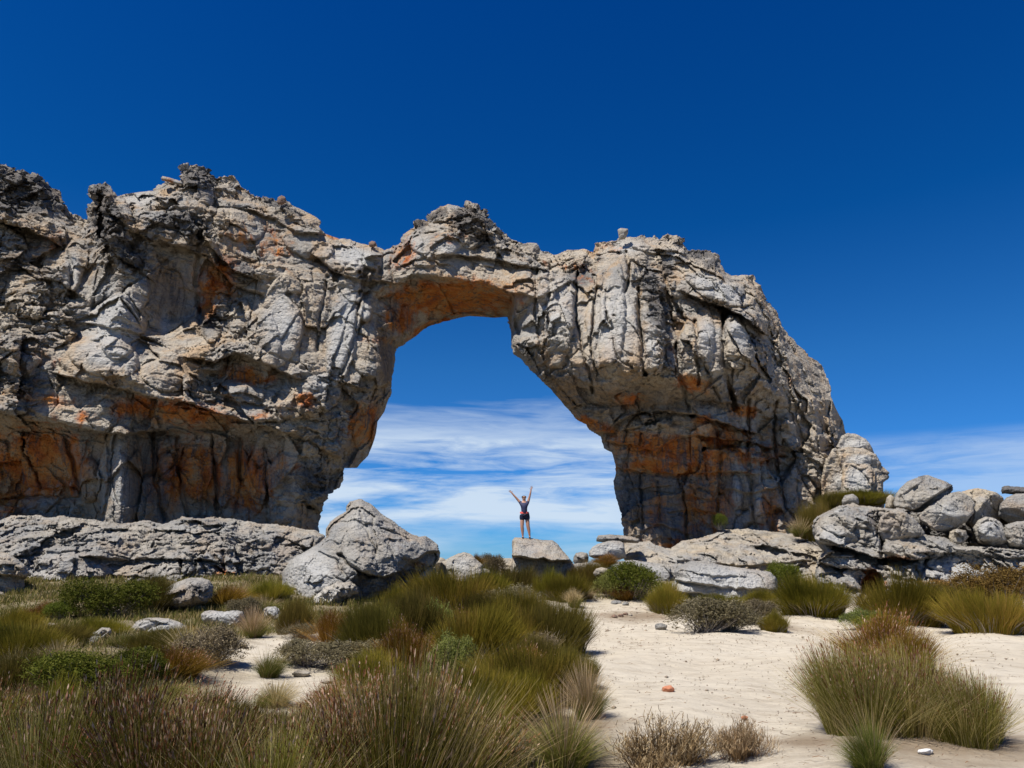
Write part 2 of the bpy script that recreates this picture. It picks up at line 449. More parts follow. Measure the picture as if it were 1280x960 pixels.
W = bpy.data.worlds.new("World"); S.world = W; W.use_nodes = True
wt = W.node_tree; wn = wt.nodes; wl = wt.links; wn.clear()
def wnode(typ, **kw):
    x = wn.new(typ)
    for k, v in kw.items(): setattr(x, k, v)
    return x
def wmath(op, a, b=None, clamp=False):
    x = wnode("ShaderNodeMath", operation=op, use_clamp=clamp)
    for i, v in enumerate((a, b)):
        if v is None: continue
        if isinstance(v, (int, float)): x.inputs[i].default_value = v
        else: wl.new(v, x.inputs[i])
    return x.outputs[0]
sky = wnode("ShaderNodeTexSky", sky_type='NISHITA', sun_disc=False)
sky.sun_elevation = SUN_EL; sky.sun_rotation = math.atan2(to_sun.x, to_sun.y); sky.altitude = 1500; sky.air_density = 1.0; sky.dust_density = 0.1; sky.ozone_density = 3.0
tc = wnode("ShaderNodeTexCoord"); sep = wnode("ShaderNodeSeparateXYZ"); wl.new(tc.outputs["Generated"], sep.inputs[0])
zz = sep.outputs[2]
def wramp(fac, stops):
    r = wnode("ShaderNodeValToRGB"); cr = r.color_ramp
    while len(cr.elements) > 1: cr.elements.remove(cr.elements[-1])
    for i, (p, c) in enumerate(stops):
        e = cr.elements[0] if i == 0 else cr.elements.new(p); e.position = p
        c = (c, c, c) if not hasattr(c, "__len__") else c
        e.color = (*c, 1)
    wl.new(fac, r.inputs[0]); return r.outputs[0]
# polarised deep blue away from the horizon
tint = wramp(zz, SKY_TINT)
mul = wnode("ShaderNodeMix", data_type='RGBA', blend_type='MULTIPLY'); mul.inputs[0].default_value = 1
wl.new(sky.outputs[0], mul.inputs[6]); wl.new(tint, mul.inputs[7])
# thin cirrus in long bands low over the horizon
cmb = wnode("ShaderNodeCombineXYZ"); wl.new(sep.outputs[0], cmb.inputs[0]); wl.new(zz, cmb.inputs[1])
def wnoise(scale, mscale, loc, detail, rough, dist, rotz=0.0):
    m = wnode("ShaderNodeMapping"); m.inputs["Scale"].default_value = mscale; m.inputs["Location"].default_value = loc; m.inputs["Rotation"].default_value = (0, 0, rotz)
    wl.new(cmb.outputs[0], m.inputs[0])
    n = wnode("ShaderNodeTexNoise"); n.inputs["Scale"].default_value = scale; n.inputs["Detail"].default_value = detail
    n.inputs["Roughness"].default_value = rough; n.inputs["Distortion"].default_value = dist
    wl.new(m.outputs[0], n.inputs["Vector"]); return n.outputs["Fac"]
n1 = wnoise(1.0, (3.0, 22, 1), CLOUD_LOC, 6, 0.55, 0.5, 0.08)
n2 = wnoise(1.0, (10, 70, 1), (1.0, 2.0, 0), 7, 0.65, 0.7, 0.05)
cl = wmath('ADD', wmath('MULTIPLY', n1, 0.68), wmath('MULTIPLY', n2, 0.32))
zw = wmath('ADD', zz, wmath('MULTIPLY', wmath('SUBTRACT', n1, 0.5), 0.16))
env = wramp(zw, [(0.0, 0.25), (0.035, 0.5), (0.07, 1.0), (0.155, 1.0), (0.185, 0.5), (0.21, 0.0)])
az = wmath('ABSOLUTE', wmath('SUBTRACT', sep.outputs[0], -0.05))
cloud = wmath('MULTIPLY', wramp(cl, [(0.37, 0), (0.54, 1.0)]), env)
cloud = wmath('MULTIPLY', cloud, wramp(sep.outputs[0], [(0.12, 1.0), (0.30, 0.5)]))
side = wramp(sep.outputs[0], [(0.25, 0), (0.40, 1)])
cloud = wmath('MULTIPLY', cloud, wmath('SUBTRACT', 1.0, wmath('MULTIPLY', side, wramp(zz, [(0.125, 0), (0.15, 1)]))))
cloud = wmath('MULTIPLY', cloud, 0.9)
mixc = wnode("ShaderNodeMix", data_type='RGBA', blend_type='MIX'); wl.new(cloud, mixc.inputs[0]); wl.new(mul.outputs[2], mixc.inputs[6])
mixc.inputs[7].default_value = CLOUD_COL
bg = wnode("ShaderNodeBackground"); bg.inputs[1].default_value = 0.085; wl.new(mixc.outputs[2], bg.inputs[0])
wo = wnode("ShaderNodeOutputWorld"); wl.new(bg.outputs[0], wo.inputs[0])
S.view_settings.view_transform = 'Standard'; S.view_settings.look = 'None'; S.view_settings.exposure = 0.36; S.view_settings.gamma = 1.0
S.view_settings.use_curve_mapping = False
S.render.engine = 'CYCLES'; S.cycles.use_denoising = True; S.cycles.max_bounces = 5; S.cycles.diffuse_bounces = 3; S.cycles.transparent_max_bounces = 4
# ------------------------------------------------------------------ terrain
def ground_h(x, y):
    x = np.asarray(x, float); y = np.asarray(y, float)
    h = 0.9 * sstep(18, 32, y)
    h = h + 0.25 * sstep(-1, -9, x) * sstep(5, 14, y)
    h = h + 0.05 * np.sin(x * 0.9 + 1.3) * np.cos(y * 0.55 + 0.4) + 0.03 * np.sin(x * 2.3 - y * 1.7) * sstep(60, 30, y)
    r = np.hypot(x, y - 30)
    h = h - 60 * sstep(38, 190, r)
    return h

def ground_at(u, v, lift=0.0):
    """where the line of sight through a photo pixel meets the ground"""
    rx, ry, rz = ray(u, v); y = 3.0
    while y < 45:
        if 1.6 + rz / ry * y < float(ground_h(rx / ry * y, y)) + lift: break
        y += 0.02
    return float(rx / ry * y), y, float(ground_h(rx / ry * y, y))

def build_ground():
    def axis(fine0, fine1, step, far0, far1, n):
        a = np.arange(fine0, fine1, step)
        g = np.geomspace(1, (far1 - fine1) / 1.0 + 1, n) - 1
        g2 = np.geomspace(1, (fine0 - far0) / 1.0 + 1, n) - 1
        return np.concatenate([(fine0 - g2[1:])[::-1], a, fine1 + g])
    xs = axis(-16, 16, 0.07, -6000, 6000, 60); ys = axis(3.5, 34, 0.07, -300, 9000, 60)
    X, Y = np.meshgrid(xs, ys); x, y = X.ravel(), Y.ravel()
    z = ground_h(x, y)
    P = np.stack([x, y, np.zeros_like(x)], 1)
    near = sstep(60, 30, y) * sstep(-4, 3, y)
    z = z + near * (0.05 * fbm(P * 0.8, 3) + 0.022 * fbm(P * 3.0, 3) + 0.012 * fbm(P * 9, 2))
    far = 1 - sstep(38, 120, np.hypot(x, y - 30))
    z = z + (1 - far) * 6 * fbm(P * 0.01, 3)
    nx, ny = len(xs), len(ys)
    i = np.arange((ny - 1) * (nx - 1)); r, c = i // (nx - 1), i % (nx - 1)
    a = r * nx + c
    q = np.stack([a, a + 1, a + nx + 1, a + nx], 1)
    me = mesh_np("ground", np.stack([x, y, z], 1), q)
    # soil: under and around plants; veld: the grassy left side
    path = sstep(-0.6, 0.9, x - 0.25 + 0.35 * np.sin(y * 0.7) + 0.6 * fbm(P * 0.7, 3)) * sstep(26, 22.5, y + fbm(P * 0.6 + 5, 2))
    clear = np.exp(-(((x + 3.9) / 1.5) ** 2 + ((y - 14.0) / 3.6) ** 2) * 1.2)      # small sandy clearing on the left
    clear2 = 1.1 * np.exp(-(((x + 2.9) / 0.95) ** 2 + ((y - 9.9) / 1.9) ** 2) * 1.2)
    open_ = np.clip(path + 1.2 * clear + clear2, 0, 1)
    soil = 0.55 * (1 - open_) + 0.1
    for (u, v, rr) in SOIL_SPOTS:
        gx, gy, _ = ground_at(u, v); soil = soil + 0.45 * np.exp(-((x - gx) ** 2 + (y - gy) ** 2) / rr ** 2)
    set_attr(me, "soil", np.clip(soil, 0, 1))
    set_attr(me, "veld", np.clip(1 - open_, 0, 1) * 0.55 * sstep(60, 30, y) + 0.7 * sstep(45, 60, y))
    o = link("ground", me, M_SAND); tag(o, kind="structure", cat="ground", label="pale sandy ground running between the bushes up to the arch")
    return o
SOIL_SPOTS = [(1140, 930, 0.9), (1240, 925, 0.7), (740, 905, 0.4), (705, 955, 0.6), (1000, 930, 0.3), (820, 770, 0.8), (770, 771, 1.0), (700, 805, 0.5), (985, 785, 0.6), (1130, 775, 0.8), (1060, 890, 0.4)]

# ------------------------------------------------------------------ the arch
ARCH = [(-70,190),(-40,196),(0,204),(5,205),(11,209),(17,214),(30,214),(50,220),(60,229),(65,235),(75,239),(77,246),(76,252),(85,261),(95,270),(105,276),(110,276),
 (111,267),(109,257),(116,252),(110,243),(110,233),(117,230),(125,232),(131,227),(137,231),(138,237),(143,241),(146,245),(160,242),(175,240),(190,239),(200,231),(206,227),(213,228),(226,227),(229,220),(225,211),(229,206),(236,207),(241,206),(247,206),(256,209),(263,213),(266,221),(275,222),(290,222),(300,232),
 (312,240),(325,247),(345,252),(350,245),(356,246),(358,252),(366,256),(375,261),(387,267),(396,272),(402,277),(398,283),(402,288),(407,292),(425,299),(440,300),(450,304),(460,306),(465,302),(470,305),(473,309),(480,312),(490,310),(500,302),(506,292),(516,285),(517,277),(527,275),(534,275),(538,263),(550,260),(560,255),(570,257),(580,259),(582,253),(588,254),(595,254),(601,262),(606,266),(611,276),(618,281),(625,286),(637,298),(652,304),(662,303),(671,304),(676,313),(685,315),(692,319),(700,318),(704,314),(710,312),(722,312),(730,311),(741,315),(744,306),(752,303),(760,300),(768,300),(785,296),(796,296),(805,293),(808,298),(815,298),(820,295),(825,298),(829,292),(834,296),(845,295),(850,300),(856,306),(860,312),(868,313),(885,314),(893,316),(899,320),(899,327),(903,332),(906,340),(915,345),(927,344),(942,344),(945,352),(955,365),(958,376),(970,388),(976,403),(985,419),(992,424),(997,431),(1006,438),(1012,446),(1020,450),(1027,456),(1032,466),(1037,480),(1039,497),(1045,511),(1053,526),(1058,545),(1064,575),(1070,600),(1072,640),(1060,672),(980,722),(900,722),(840,722),(782,722),(780,675),
 (779,660),(775,635),(769,615),(767,602),(770,592),(769,580),(765,566),(755,560),(750,545),(736,537),(732,530),(720,524),(710,512),(700,500),(687,485),(675,474),(662,462),(652,450),(641,441),(639,432),(639,415),(635,400),(634,396),
 (620,397),(600,396),(587,395),(575,397),(555,402),(540,406),(530,411),(520,420),(505,430),(496,436),(494,447),(492,465),(489,477),(489,492),(484,505),(480,515),(472,527),(470,542),(466,555),(460,570),(450,580),(447,585),(430,585),(429,592),(429,602),(425,609),(412,617),(405,627),(401,642),(398,657),(400,720),(300,735),(100,735),(-70,735)]

CP_ = [ # control points of the main masses: u, v, metres from the camera
 (-80,180,38),(-80,300,36),(-80,420,33.6),(-80,505,31.6),(-80,540,34.7),(-80,620,35.3),(-80,710,34),
 (0,200,38),(0,250,36.8),(0,300,36.2),(0,330,36),(0,400,34),(0,450,33.2),(0,510,32.4),(0,535,34.6),(0,600,35.8),(0,660,35.1),(0,705,34.8),
 (60,225,38.6),(60,300,36.8),(60,360,35.6),(60,440,33.4),(60,520,32.5),(60,545,35.2),(60,620,35.7),(60,705,35.1),
 (105,275,39),(105,330,37.2),(112,385,35.4),(100,440,33.4),(100,470,32.8),(100,484,33.6),(100,530,33),(100,556,35.1),(105,640,35.3),(105,705,34.9),
 (125,225,37.6),(140,300,36),(150,360,35),(150,430,33.3),(160,470,32.4),(160,492,33.4),(150,535,33.9),(150,560,34.7),(150,640,34.1),(150,705,33.7),
 (200,228,38.4),(200,290,36.4),(205,330,36.8),(210,400,37.2),(200,440,34.4),(200,495,33),(200,540,35.7),(200,600,36.1),(200,660,36.3),(200,705,35.9),
 (250,205,38.8),(260,290,36.4),(255,330,36.6),(260,390,37.4),(260,440,34.4),(260,470,35),(260,515,33.5),(260,545,35.9),(270,620,36.5),(270,705,36.1),
 (320,240,39.4),(320,300,37.6),(310,360,36.9),(320,400,36.4),(325,450,34.8),(320,475,35.2),(325,530,33.9),(325,560,35.9),(325,640,36.5),(325,705,36.1),
 (390,265,39.5),(380,320,38),(370,360,36.6),(370,430,35.2),(380,480,35),(380,540,34.6),(380,570,35.4),(370,620,35.9),(370,705,35.4),
 (440,300,39.4),(440,345,37.8),(445,360,38),(430,400,36.4),(430,450,35.4),(440,480,35.2),(420,520,35),(420,566,35),(405,590,35.6),(400,640,36.2),(395,705,35.8),
 (462,370,37.4),(470,420,36.6),(478,460,36.2),(455,500,35.8),(435,545,35.8),(430,575,36.4),
 (492,352,37.2),(520,420,41.5),(496,436,40.5),(494,465,39.8),(489,492,39),(470,542,38.6),(447,585,38.2),(429,600,37.4),(401,642,37.6),(500,380,39.6),
 (490,310,38.6),(520,280,38.8),(520,342,36.6),(560,256,39.2),(560,347,36.4),(560,310,37.2),(600,255,39.2),(600,300,37.6),(600,352,36.5),(640,300,39.2),(640,366,36.8),(672,370,36.6),(680,316,39),
 (530,411,41.8),(560,400,42),(600,396,42),(634,396,41.6),(640,375,38.2),(645,380,36.8),(648,430,36.2),(641,441,37.4),(639,415,38.6),
 (700,318,38.8),(700,360,36.8),(700,420,35.4),(690,455,34.9),(675,474,35.8),(710,512,37),(750,545,38.4),
 (745,306,38.6),(740,350,37),(745,400,35.4),(745,450,33.7),(745,485,34.8),(750,520,36.8),(760,545,37.4),
 (790,294,38.8),(790,330,36.8),(795,390,35),(795,455,33.2),(800,480,34.2),(810,510,36.1),(810,535,36),(800,560,37),(775,600,38),(790,640,37.8),(785,695,37.4),
 (845,294,39.2),(845,340,37),(845,400,35.4),(850,470,33.7),(850,505,36.2),(850,535,36.2),(850,565,37),(850,640,37.6),(850,700,37.2),
 (900,325,39.6),(895,360,36.8),(905,385,37),(905,420,35.4),(905,460,34.1),(905,500,35.8),(905,560,37.2),(900,640,37.6),(900,695,37),
 (945,348,40),(945,395,36.6),(950,420,36.8),(945,460,35),(945,500,36.2),(945,560,37.5),(945,600,37),(945,640,37.2),(945,690,36.6),
 (985,418,40.6),(980,450,38.4),(985,500,37.2),(985,560,37.2),(985,620,37),(985,688,36.2),
 (1028,456,42),(1020,500,39.4),(1020,560,38.2),(1020,620,37.6),(1020,685,37),
 (1058,545,42),(1072,620,41),(1070,675,40),(1045,600,39),(1120,500,44),(1120,720,42),(640,250,39.6),(900,250,40),(300,180,40),(560,480,42),(600,600,42),(740,700,38.8),(480,650,38)]

ARCH_STEPS = [
 ([(-70,510),(0,517),(50,527),(90,533),(130,543),(165,541),(205,538)], 1.3, 12),
 ([(78,470),(100,475),(130,481),(165,489),(196,496)], 1.2, 13),
 ([(196,497),(240,505),(280,518),(320,530),(370,545),(395,556),(420,570)], 1.0, 13),
 ([(240,448),(268,452),(296,441),(330,455),(373,474)], 1.1, 12),
 ([(168,290),(190,298),(215,305),(245,315),(275,330),(312,346)], 1.5, 20),
 ([(120,262),(133,266),(146,270),(160,282)], 0.9, 10),
 ([(130,300),(145,318),(165,330),(182,345)], 1.1, 16),
 ([(395,322),(420,341),(450,350),(491,353)], 1.0, 12),
 ([(83,402),(110,405),(137,409),(170,417),(200,430)], 0.7, 9),
 ([(-60,270),(0,278),(30,284),(60,298),(72,306)], 1.3, 18),
 ([(20,330),(45,345),(75,352),(100,370)], 0.8, 10),
 ([(30,395),(60,398),(80,420)], 0.6, 9),
 ([(398,472),(430,478),(455,490),(488,478)], 0.5, 8),
 ([(310,262),(345,275),(370,290),(400,292)], 0.7, 12),
 ([(555,318),(600,322),(640,330),(677,336)], 0.8, 9),
 ([(505,330),(530,322),(555,330)], 0.4, 7),
 ([(570,285),(600,290),(625,320)], 0.5, 9),
 ([(640,368),(672,371),(715,352),(740,372)], 0.55, 9),
 ([(736,541),(762,540),(770,528),(785,520),(800,515),(830,514),(870,518),(905,530),(940,540)], 1.7, 9),
 ([(755,552),(790,556),(820,564),(850,545),(880,546),(930,552),(960,560)], 0.9, 9),
 ([(862,369),(880,376),(905,383),(930,396),(950,412)], 1.9, 15),
 ([(795,310),(815,318),(840,312),(862,325)], 0.5, 10),
 ([(640,430),(662,455),(700,462),(740,482)], 0.5, 9),
 ([(985,560),(1010,572),(1040,590),(1060,600)], 0.9, 9),
 ([(880,345),(900,352),(925,350)], 0.4, 8),
 ([(766,584),(800,590),(850,592),(900,590),(940,592)], 0.4, 6),([(772,610),(800,612),(835,606)], 0.3, 5),([(840,640),(870,636),(900,644)], 0.3, 5),([(780,650),(830,656),(860,668)], 0.3, 5),([(900,610),(940,616),(970,610)], 0.4, 6),
 ([(880,500),(915,505),(950,512)], 0.4, 7),
 ([(500,372),(560,362),(620,368)], 0.25, 10),
 ([(425,548),(445,553),(466,556)], 0.15, 4),
]
ARCH_CRACKS = [
 ([(745,360),(742,400),(738,430),(746,470)], 0.8, 1.6),([(722,340),(718,390),(728,440),(742,490)], 0.7, 2.0),([(783,315),(786,345),(782,365)], 0.8, 2.2),
 ([(758,390),(764,412)], 0.5, 1.6),([(800,360),(799,400),(803,440),(806,470)], 0.8, 2.4),([(845,430),(850,465),(858,500),(866,520)], 1.0, 2.6),
 ([(868,400),(872,440),(874,480)], 0.9, 2.4),([(905,395),(904,440),(908,470),(918,510)], 1.0, 2.6),([(825,330),(835,370),(842,410)], 0.7, 3),
 ([(800,598),(804,640),(802,680)], 0.35, 1.8),([(850,592),(857,640),(860,692)], 0.5, 1.8),([(822,600),(826,650)], 0.25, 1.6),([(895,540),(900,570),(898,640)], 0.4, 2),([(935,500),(936,590),(945,660)], 0.5, 2.2),
 ([(880,560),(884,600)], 0.3, 1.6),([(970,500),(968,560),(980,640)], 0.5, 2.2),
 ([(135,545),(138,600),(130,650)], 0.4, 2.5),([(190,545),(195,600),(205,650)], 0.4, 2.5),([(222,545),(225,600),(236,655)], 0.5, 2.5),([(265,545),(270,600),(268,655)], 0.5, 2.5),([(300,548),(300,600)], 0.4, 2.5),([(330,555),(335,655)], 0.4, 2.5),
 ([(28,540),(30,565),(45,590),(52,610)], 0.5, 2),([(80,545),(92,580),(100,620)], 0.5, 2.5),([(0,624),(50,620),(100,624)], 0.4, 2),
 ([(410,345),(400,400),(395,440)], 0.5, 2.2),([(448,365),(445,420),(425,470)], 0.5, 2.2),([(480,318),(476,350)], 0.4, 1.8),([(490,312),(489,352)], 0.4, 1.6),
 ([(640,372),(646,410),(655,445)], 0.5, 2.0),([(672,335),(670,400),(680,450)], 0.6, 2),([(690,325),(686,370)], 0.4, 2),
 ([(75,300),(90,330),(88,370)], 0.6, 3),([(250,290),(245,350),(252,420)], 0.5, 3),
]
ARCH_BUMPS = [
 (150,605,28,75,3,1.3),(112,600,14,30,0,0.8),(155,390,32,60,12,0.9),(150,290,20,55,-12,1.0),(88,335,18,40,20,1.0),(35,370,30,28,0,0.9),(20,440,34,30,0,0.8),
 (262,410,13,18,0,0.9),(275,380,12,16,0,0.8),(298,395,14,22,10,0.7),(258,350,8,12,0,0.9),
 (215,465,40,25,10,0.8),(130,445,45,26,12,0.9),(300,490,30,14,12,0.6),(330,425,20,40,-10,0.7),
 (352,400,30,62,12,0.9),(430,405,20,80,10,1.0),(457,388,10,15,0,0.9),(455,430,22,45,-15,0.6),(400,500,32,30,-30,0.8),(385,300,35,22,20,0.7),(440,325,40,18,12,0.8),
 (240,255,30,40,10,0.9),(195,270,30,35,0,0.7),(300,275,35,25,20,0.6),
 (545,300,35,22,0,0.7),(590,285,20,25,0,0.7),(640,320,24,14,10,0.5),
 (655,350,14,18,0,0.5),(682,355,14,22,0,0.6),(700,400,18,60,6,0.9),(765,400,16,75,3,0.8),(745,390,12,50,5,0.5),(785,420,16,55,-4,0.8),(815,400,14,70,-6,0.7),(790,330,20,22,0,0.6),
 (840,345,30,28,0,0.7),(880,340,26,22,10,0.7),(905,365,42,15,16,1.0),(880,420,14,36,0,0.9),(925,425,22,40,0,1.1),(860,440,14,40,0,0.6),
 (790,528,34,12,4,0.4),(840,525,28,11,6,0.4),(880,530,12,12,0,0.4),
 (920,620,9,25,-5,0.5),(950,630,14,26,0,0.5),(895,560,20,16,0,0.3),(915,545,16,14,0,0.3),(820,575,26,14,0,0.25),(865,575,18,14,0,0.3),
 (1000,480,20,40,-25,0.6),(1020,530,22,36,-20,0.6),(990,540,22,24,0,0.5),(1035,590,24,24,0,0.7),
 (360,600,26,34,0,0.7),(395,590,14,22,0,0.6),(350,640,22,16,0,0.5),(455,540,14,24,15,0.5),(240,600,14,50,0,0.35),(285,600,14,50,0,0.35),(205,590,12,48,0,0.35),(320,600,12,45,0,0.35)]
ARCH_RUST = [(50,580,75,48,0,1.0),(0,600,60,50,0,1.0),(240,590,70,55,0,0.70),(220,515,90,17,8,0.9),(310,600,36,50,0,0.85),(160,512,30,14,0,.8),
 (272,350,30,34,30,0.85),(260,385,12,16,0,.8),(345,310,30,34,0,0.42),(310,470,38,14,8,0.85),(330,520,30,10,0,.45),(382,500,16,14,0,0.85),(350,580,30,30,0,.45),
 (565,372,85,26,0,1.0),(500,400,26,30,-40,0.62),(455,530,26,34,15,0.82),(470,425,30,8,0,.5),(540,410,40,10,-20,.9),(415,295,20,7,15,0.6),
 (505,318,22,28,20,0.55),(560,300,40,14,-10,.35),(760,310,40,10,0,.35),(300,300,40,20,20,.4),(720,335,30,14,0,.4),(840,440,14,30,0,.3),(60,450,50,30,0,.3),(740,530,40,10,20,0.75),(785,500,24,14,10,.6),(830,560,75,20,8,0.95),(845,585,80,12,2,0.9),(900,560,60,35,0,0.75),(960,570,25,25,0,0.6),(865,480,26,12,20,.75),(930,515,22,10,0,.8),
 (820,640,16,50,0,0.55),(870,640,26,50,0,0.68),(900,640,20,45,0,.68),(840,680,60,14,0,.5),(965,640,22,40,0,0.6),(775,640,8,40,0,.3),(730,350,22,10,10,0.35),(880,525,15,10,0,.7),(60,500,60,12,8,0.55),(110,520,30,18,0,.5),
 (70,300,25,20,0,.4),(960,450,20,40,-20,.25),(990,470,14,30,-20,.3),(700,330,40,10,0,.25)]
ARCH_SHADE = [(840,620,110,75,0,1),(720,500,60,30,35,.9),(790,500,90,25,0,.9),(900,500,60,24,0,.7),(600,375,60,20,0,.4),(240,590,110,60,0,.9),(40,590,90,50,0,.5),(215,360,30,55,-15,.75),(480,430,16,60,0,.8),(505,395,25,25,0,.7),(455,480,25,20,-30,.6),(60,305,50,20,0,.7),(290,470,40,15,0,.6),(420,335,40,8,15,.6),(900,388,40,8,15,.8),(350,300,30,30,0,.5),(300,360,40,50,0,.4)]  # recesses and undersides whose shade is painted into the rock colour
ARCH_CRUST = [(20,240,70,40,10,0.95),(60,250,25,25,0,.8),(30,330,50,30,0,.6),(30,420,60,50,0,0.5),(135,280,26,50,-15,1.0),(125,240,16,14,0,1.0),(165,320,22,25,0,.9),(250,225,30,25,0,0.9),(230,280,45,22,10,0.9),(262,400,20,30,0,.8),(290,330,40,14,20,.7),
 (345,255,60,8,25,0.7),(585,275,28,22,0,1.0),(600,300,20,16,0,.9),(545,268,24,9,-20,.8),(525,283,12,8,0,.8),(820,380,18,75,-12,.8),(835,330,16,25,0,.8),(870,318,30,8,0,0.8),(890,330,14,10,0,.8),(940,420,12,30,0,.7),(725,345,25,22,0,.7),(390,600,30,35,0,.75),(355,600,24,30,0,.6),(330,540,60,8,14,.5),(30,480,60,20,0,.6),
 (960,500,30,60,-20,.4),(1010,570,40,40,0,.35),(830,525,60,9,0,0.5),(640,310,30,8,20,.5),(200,480,60,10,8,.5),(275,500,60,12,10,.5),(400,520,30,20,-20,.35),(700,430,40,20,30,.4)]
ARCH_PALE = [(140,400,45,60,0,0.95),(150,600,18,55,0,1.0),(140,445,60,25,8,0.9),(90,335,16,30,0,.9),(180,250,35,14,0,.9),(430,420,24,85,10,1.0),(355,400,35,60,0,0.85),(440,320,50,20,10,0.9),(520,310,30,25,0,.7),(560,310,40,14,0,.75),
 (690,390,60,70,0,0.75),(770,400,45,70,0,0.85),(815,430,18,40,0,.8),(905,365,42,16,14,1.0),(885,420,18,35,0,.9),(925,415,18,30,0,1.0),(845,320,22,18,0,.7),(880,350,24,16,0,.8),(780,310,40,14,0,.8),(920,620,9,25,0,1.0),(950,630,12,24,0,.9),(457,388,10,14,0,1),(405,480,30,20,0,.8),(206,402,9,25,0,.9),(262,415,12,14,0,.5),(60,415,40,20,0,.5),(1010,500,30,50,-20,.5)]

def _hash1(a, b):
    return _r1[_perm[(_perm[a & 255] + b) & 255], 0]

def bed_steps(b, f, freq=1.35, wid=0.3):
    """crisp sandstone beds: each bed, broken into blocks, stands out or back on its own"""
    q = b[:, 2] * freq * f; k = np.floor(q).astype(np.int64); fr = q - k
    def val(kk):
        hx = np.floor(b[:, 0] * wid * f + 5.3 * _hash1(kk, kk * 0)).astype(np.int64)
        return _hash1(kk, hx)
    w = sstep(0.80, 1.0, fr)
    return (val(k) * (1 - w) + val(k + 1) * w) - 0.5 - 0.22 * np.exp(-((fr - 0.90) / 0.05) ** 2)

def rock_noise(P, R, f=1.0, big=1.0, col=0.55):
    """metres of relief, positive towards the camera: tilted joint blocks, beds, ragged crust and pockets"""
    warp = np.stack([fbm(P * 0.5 * f + k * 31.7, 3) for k in range(3)], 1)
    Q = P + warp * 0.22 / f
    out = 0
    Rk = np.clip(R, 0, 1)
    cm = 1.6 * sstep(0.02, 0.22, fbm(P * 0.55 * f + 77, 3))
    for i, (sc, amp, zs, cr) in enumerate(((0.22, 1.25, 0.75, 0.26), (0.60, 0.62, col, 0.18), (1.6, 0.24, 1.3, 0.08))):
        q = Q * sc * f; q[:, 2] *= zs
        f1, f2, r, off = voronoi(q + sc * 9)
        tilt = ((r[:, :3] - 0.5) * off).sum(1) * 2.6
        k = (big, 0.6 + 0.5 * Rk, 0.25 + 0.9 * Rk)[i]
        out = out + k * (amp / f * (0.5 * (r[:, 3] - 0.5) + tilt) - cr * cm / f * np.exp(-((f2 - f1) / 0.03) ** 2))
    b = P.copy(); b[:, 2] = b[:, 2] + 0.13 * P[:, 0] + 0.35 * fbm(P * 0.35 * f, 2) + 0.03 * fbm(P * 2 * f, 2)
    bm = sstep(-0.25, 0.25, fbm(P * 0.3 * f + 60, 3))
    out = out + 0.46 / f * bed_steps(b, f) * (0.10 + 0.9 * bm) * (0.45 + 0.6 * Rk) + 0.18 / f * bed_steps(b + 31.3, f, 3.9, 0.8) * Rk * bm
    beds = fbm(b * np.array([0.3, 0.3, 2.4]) * f, 4, 0.6)
    out = out + 0.20 / f * beds * (0.3 + 0.9 * Rk)
    out = out + 0.24 / f * fbm(P * 1.1 * f + 5, 5, 0.6, ridged=True) * Rk + 0.05 / f * fbm(P * 2.2 * f + 5, 5, 0.65)
    f1, f2, r, off = voronoi((P + warp * 0.3) * np.array([2.4, 2.4, 3.4]) * f)
    out = out - 0.36 / f * R * Rk * np.clip(1 - f1 / 0.5, 0, 1) * (r[:, 0] > 0.45)
    f1, f2, r, off = voronoi((P + warp * 0.2) * np.array([5.5, 5.5, 7.5]) * f)
    out = out + 0.15 / f * R * Rk * (r[:, 3] - 0.5) - 0.07 / f * Rk * np.exp(-((f2 - f1) / 0.12) ** 2)
    return out

def warp_uv(U, V, amp, scale, seed=0.0):
    P = np.stack([U.ravel() / scale, V.ravel() / scale, np.full(U.size, 3.3 + seed)], 1)
    return U + amp * fbm(P, 3).reshape(U.shape), V + amp * fbm(P + 20.5, 3).reshape(U.shape)

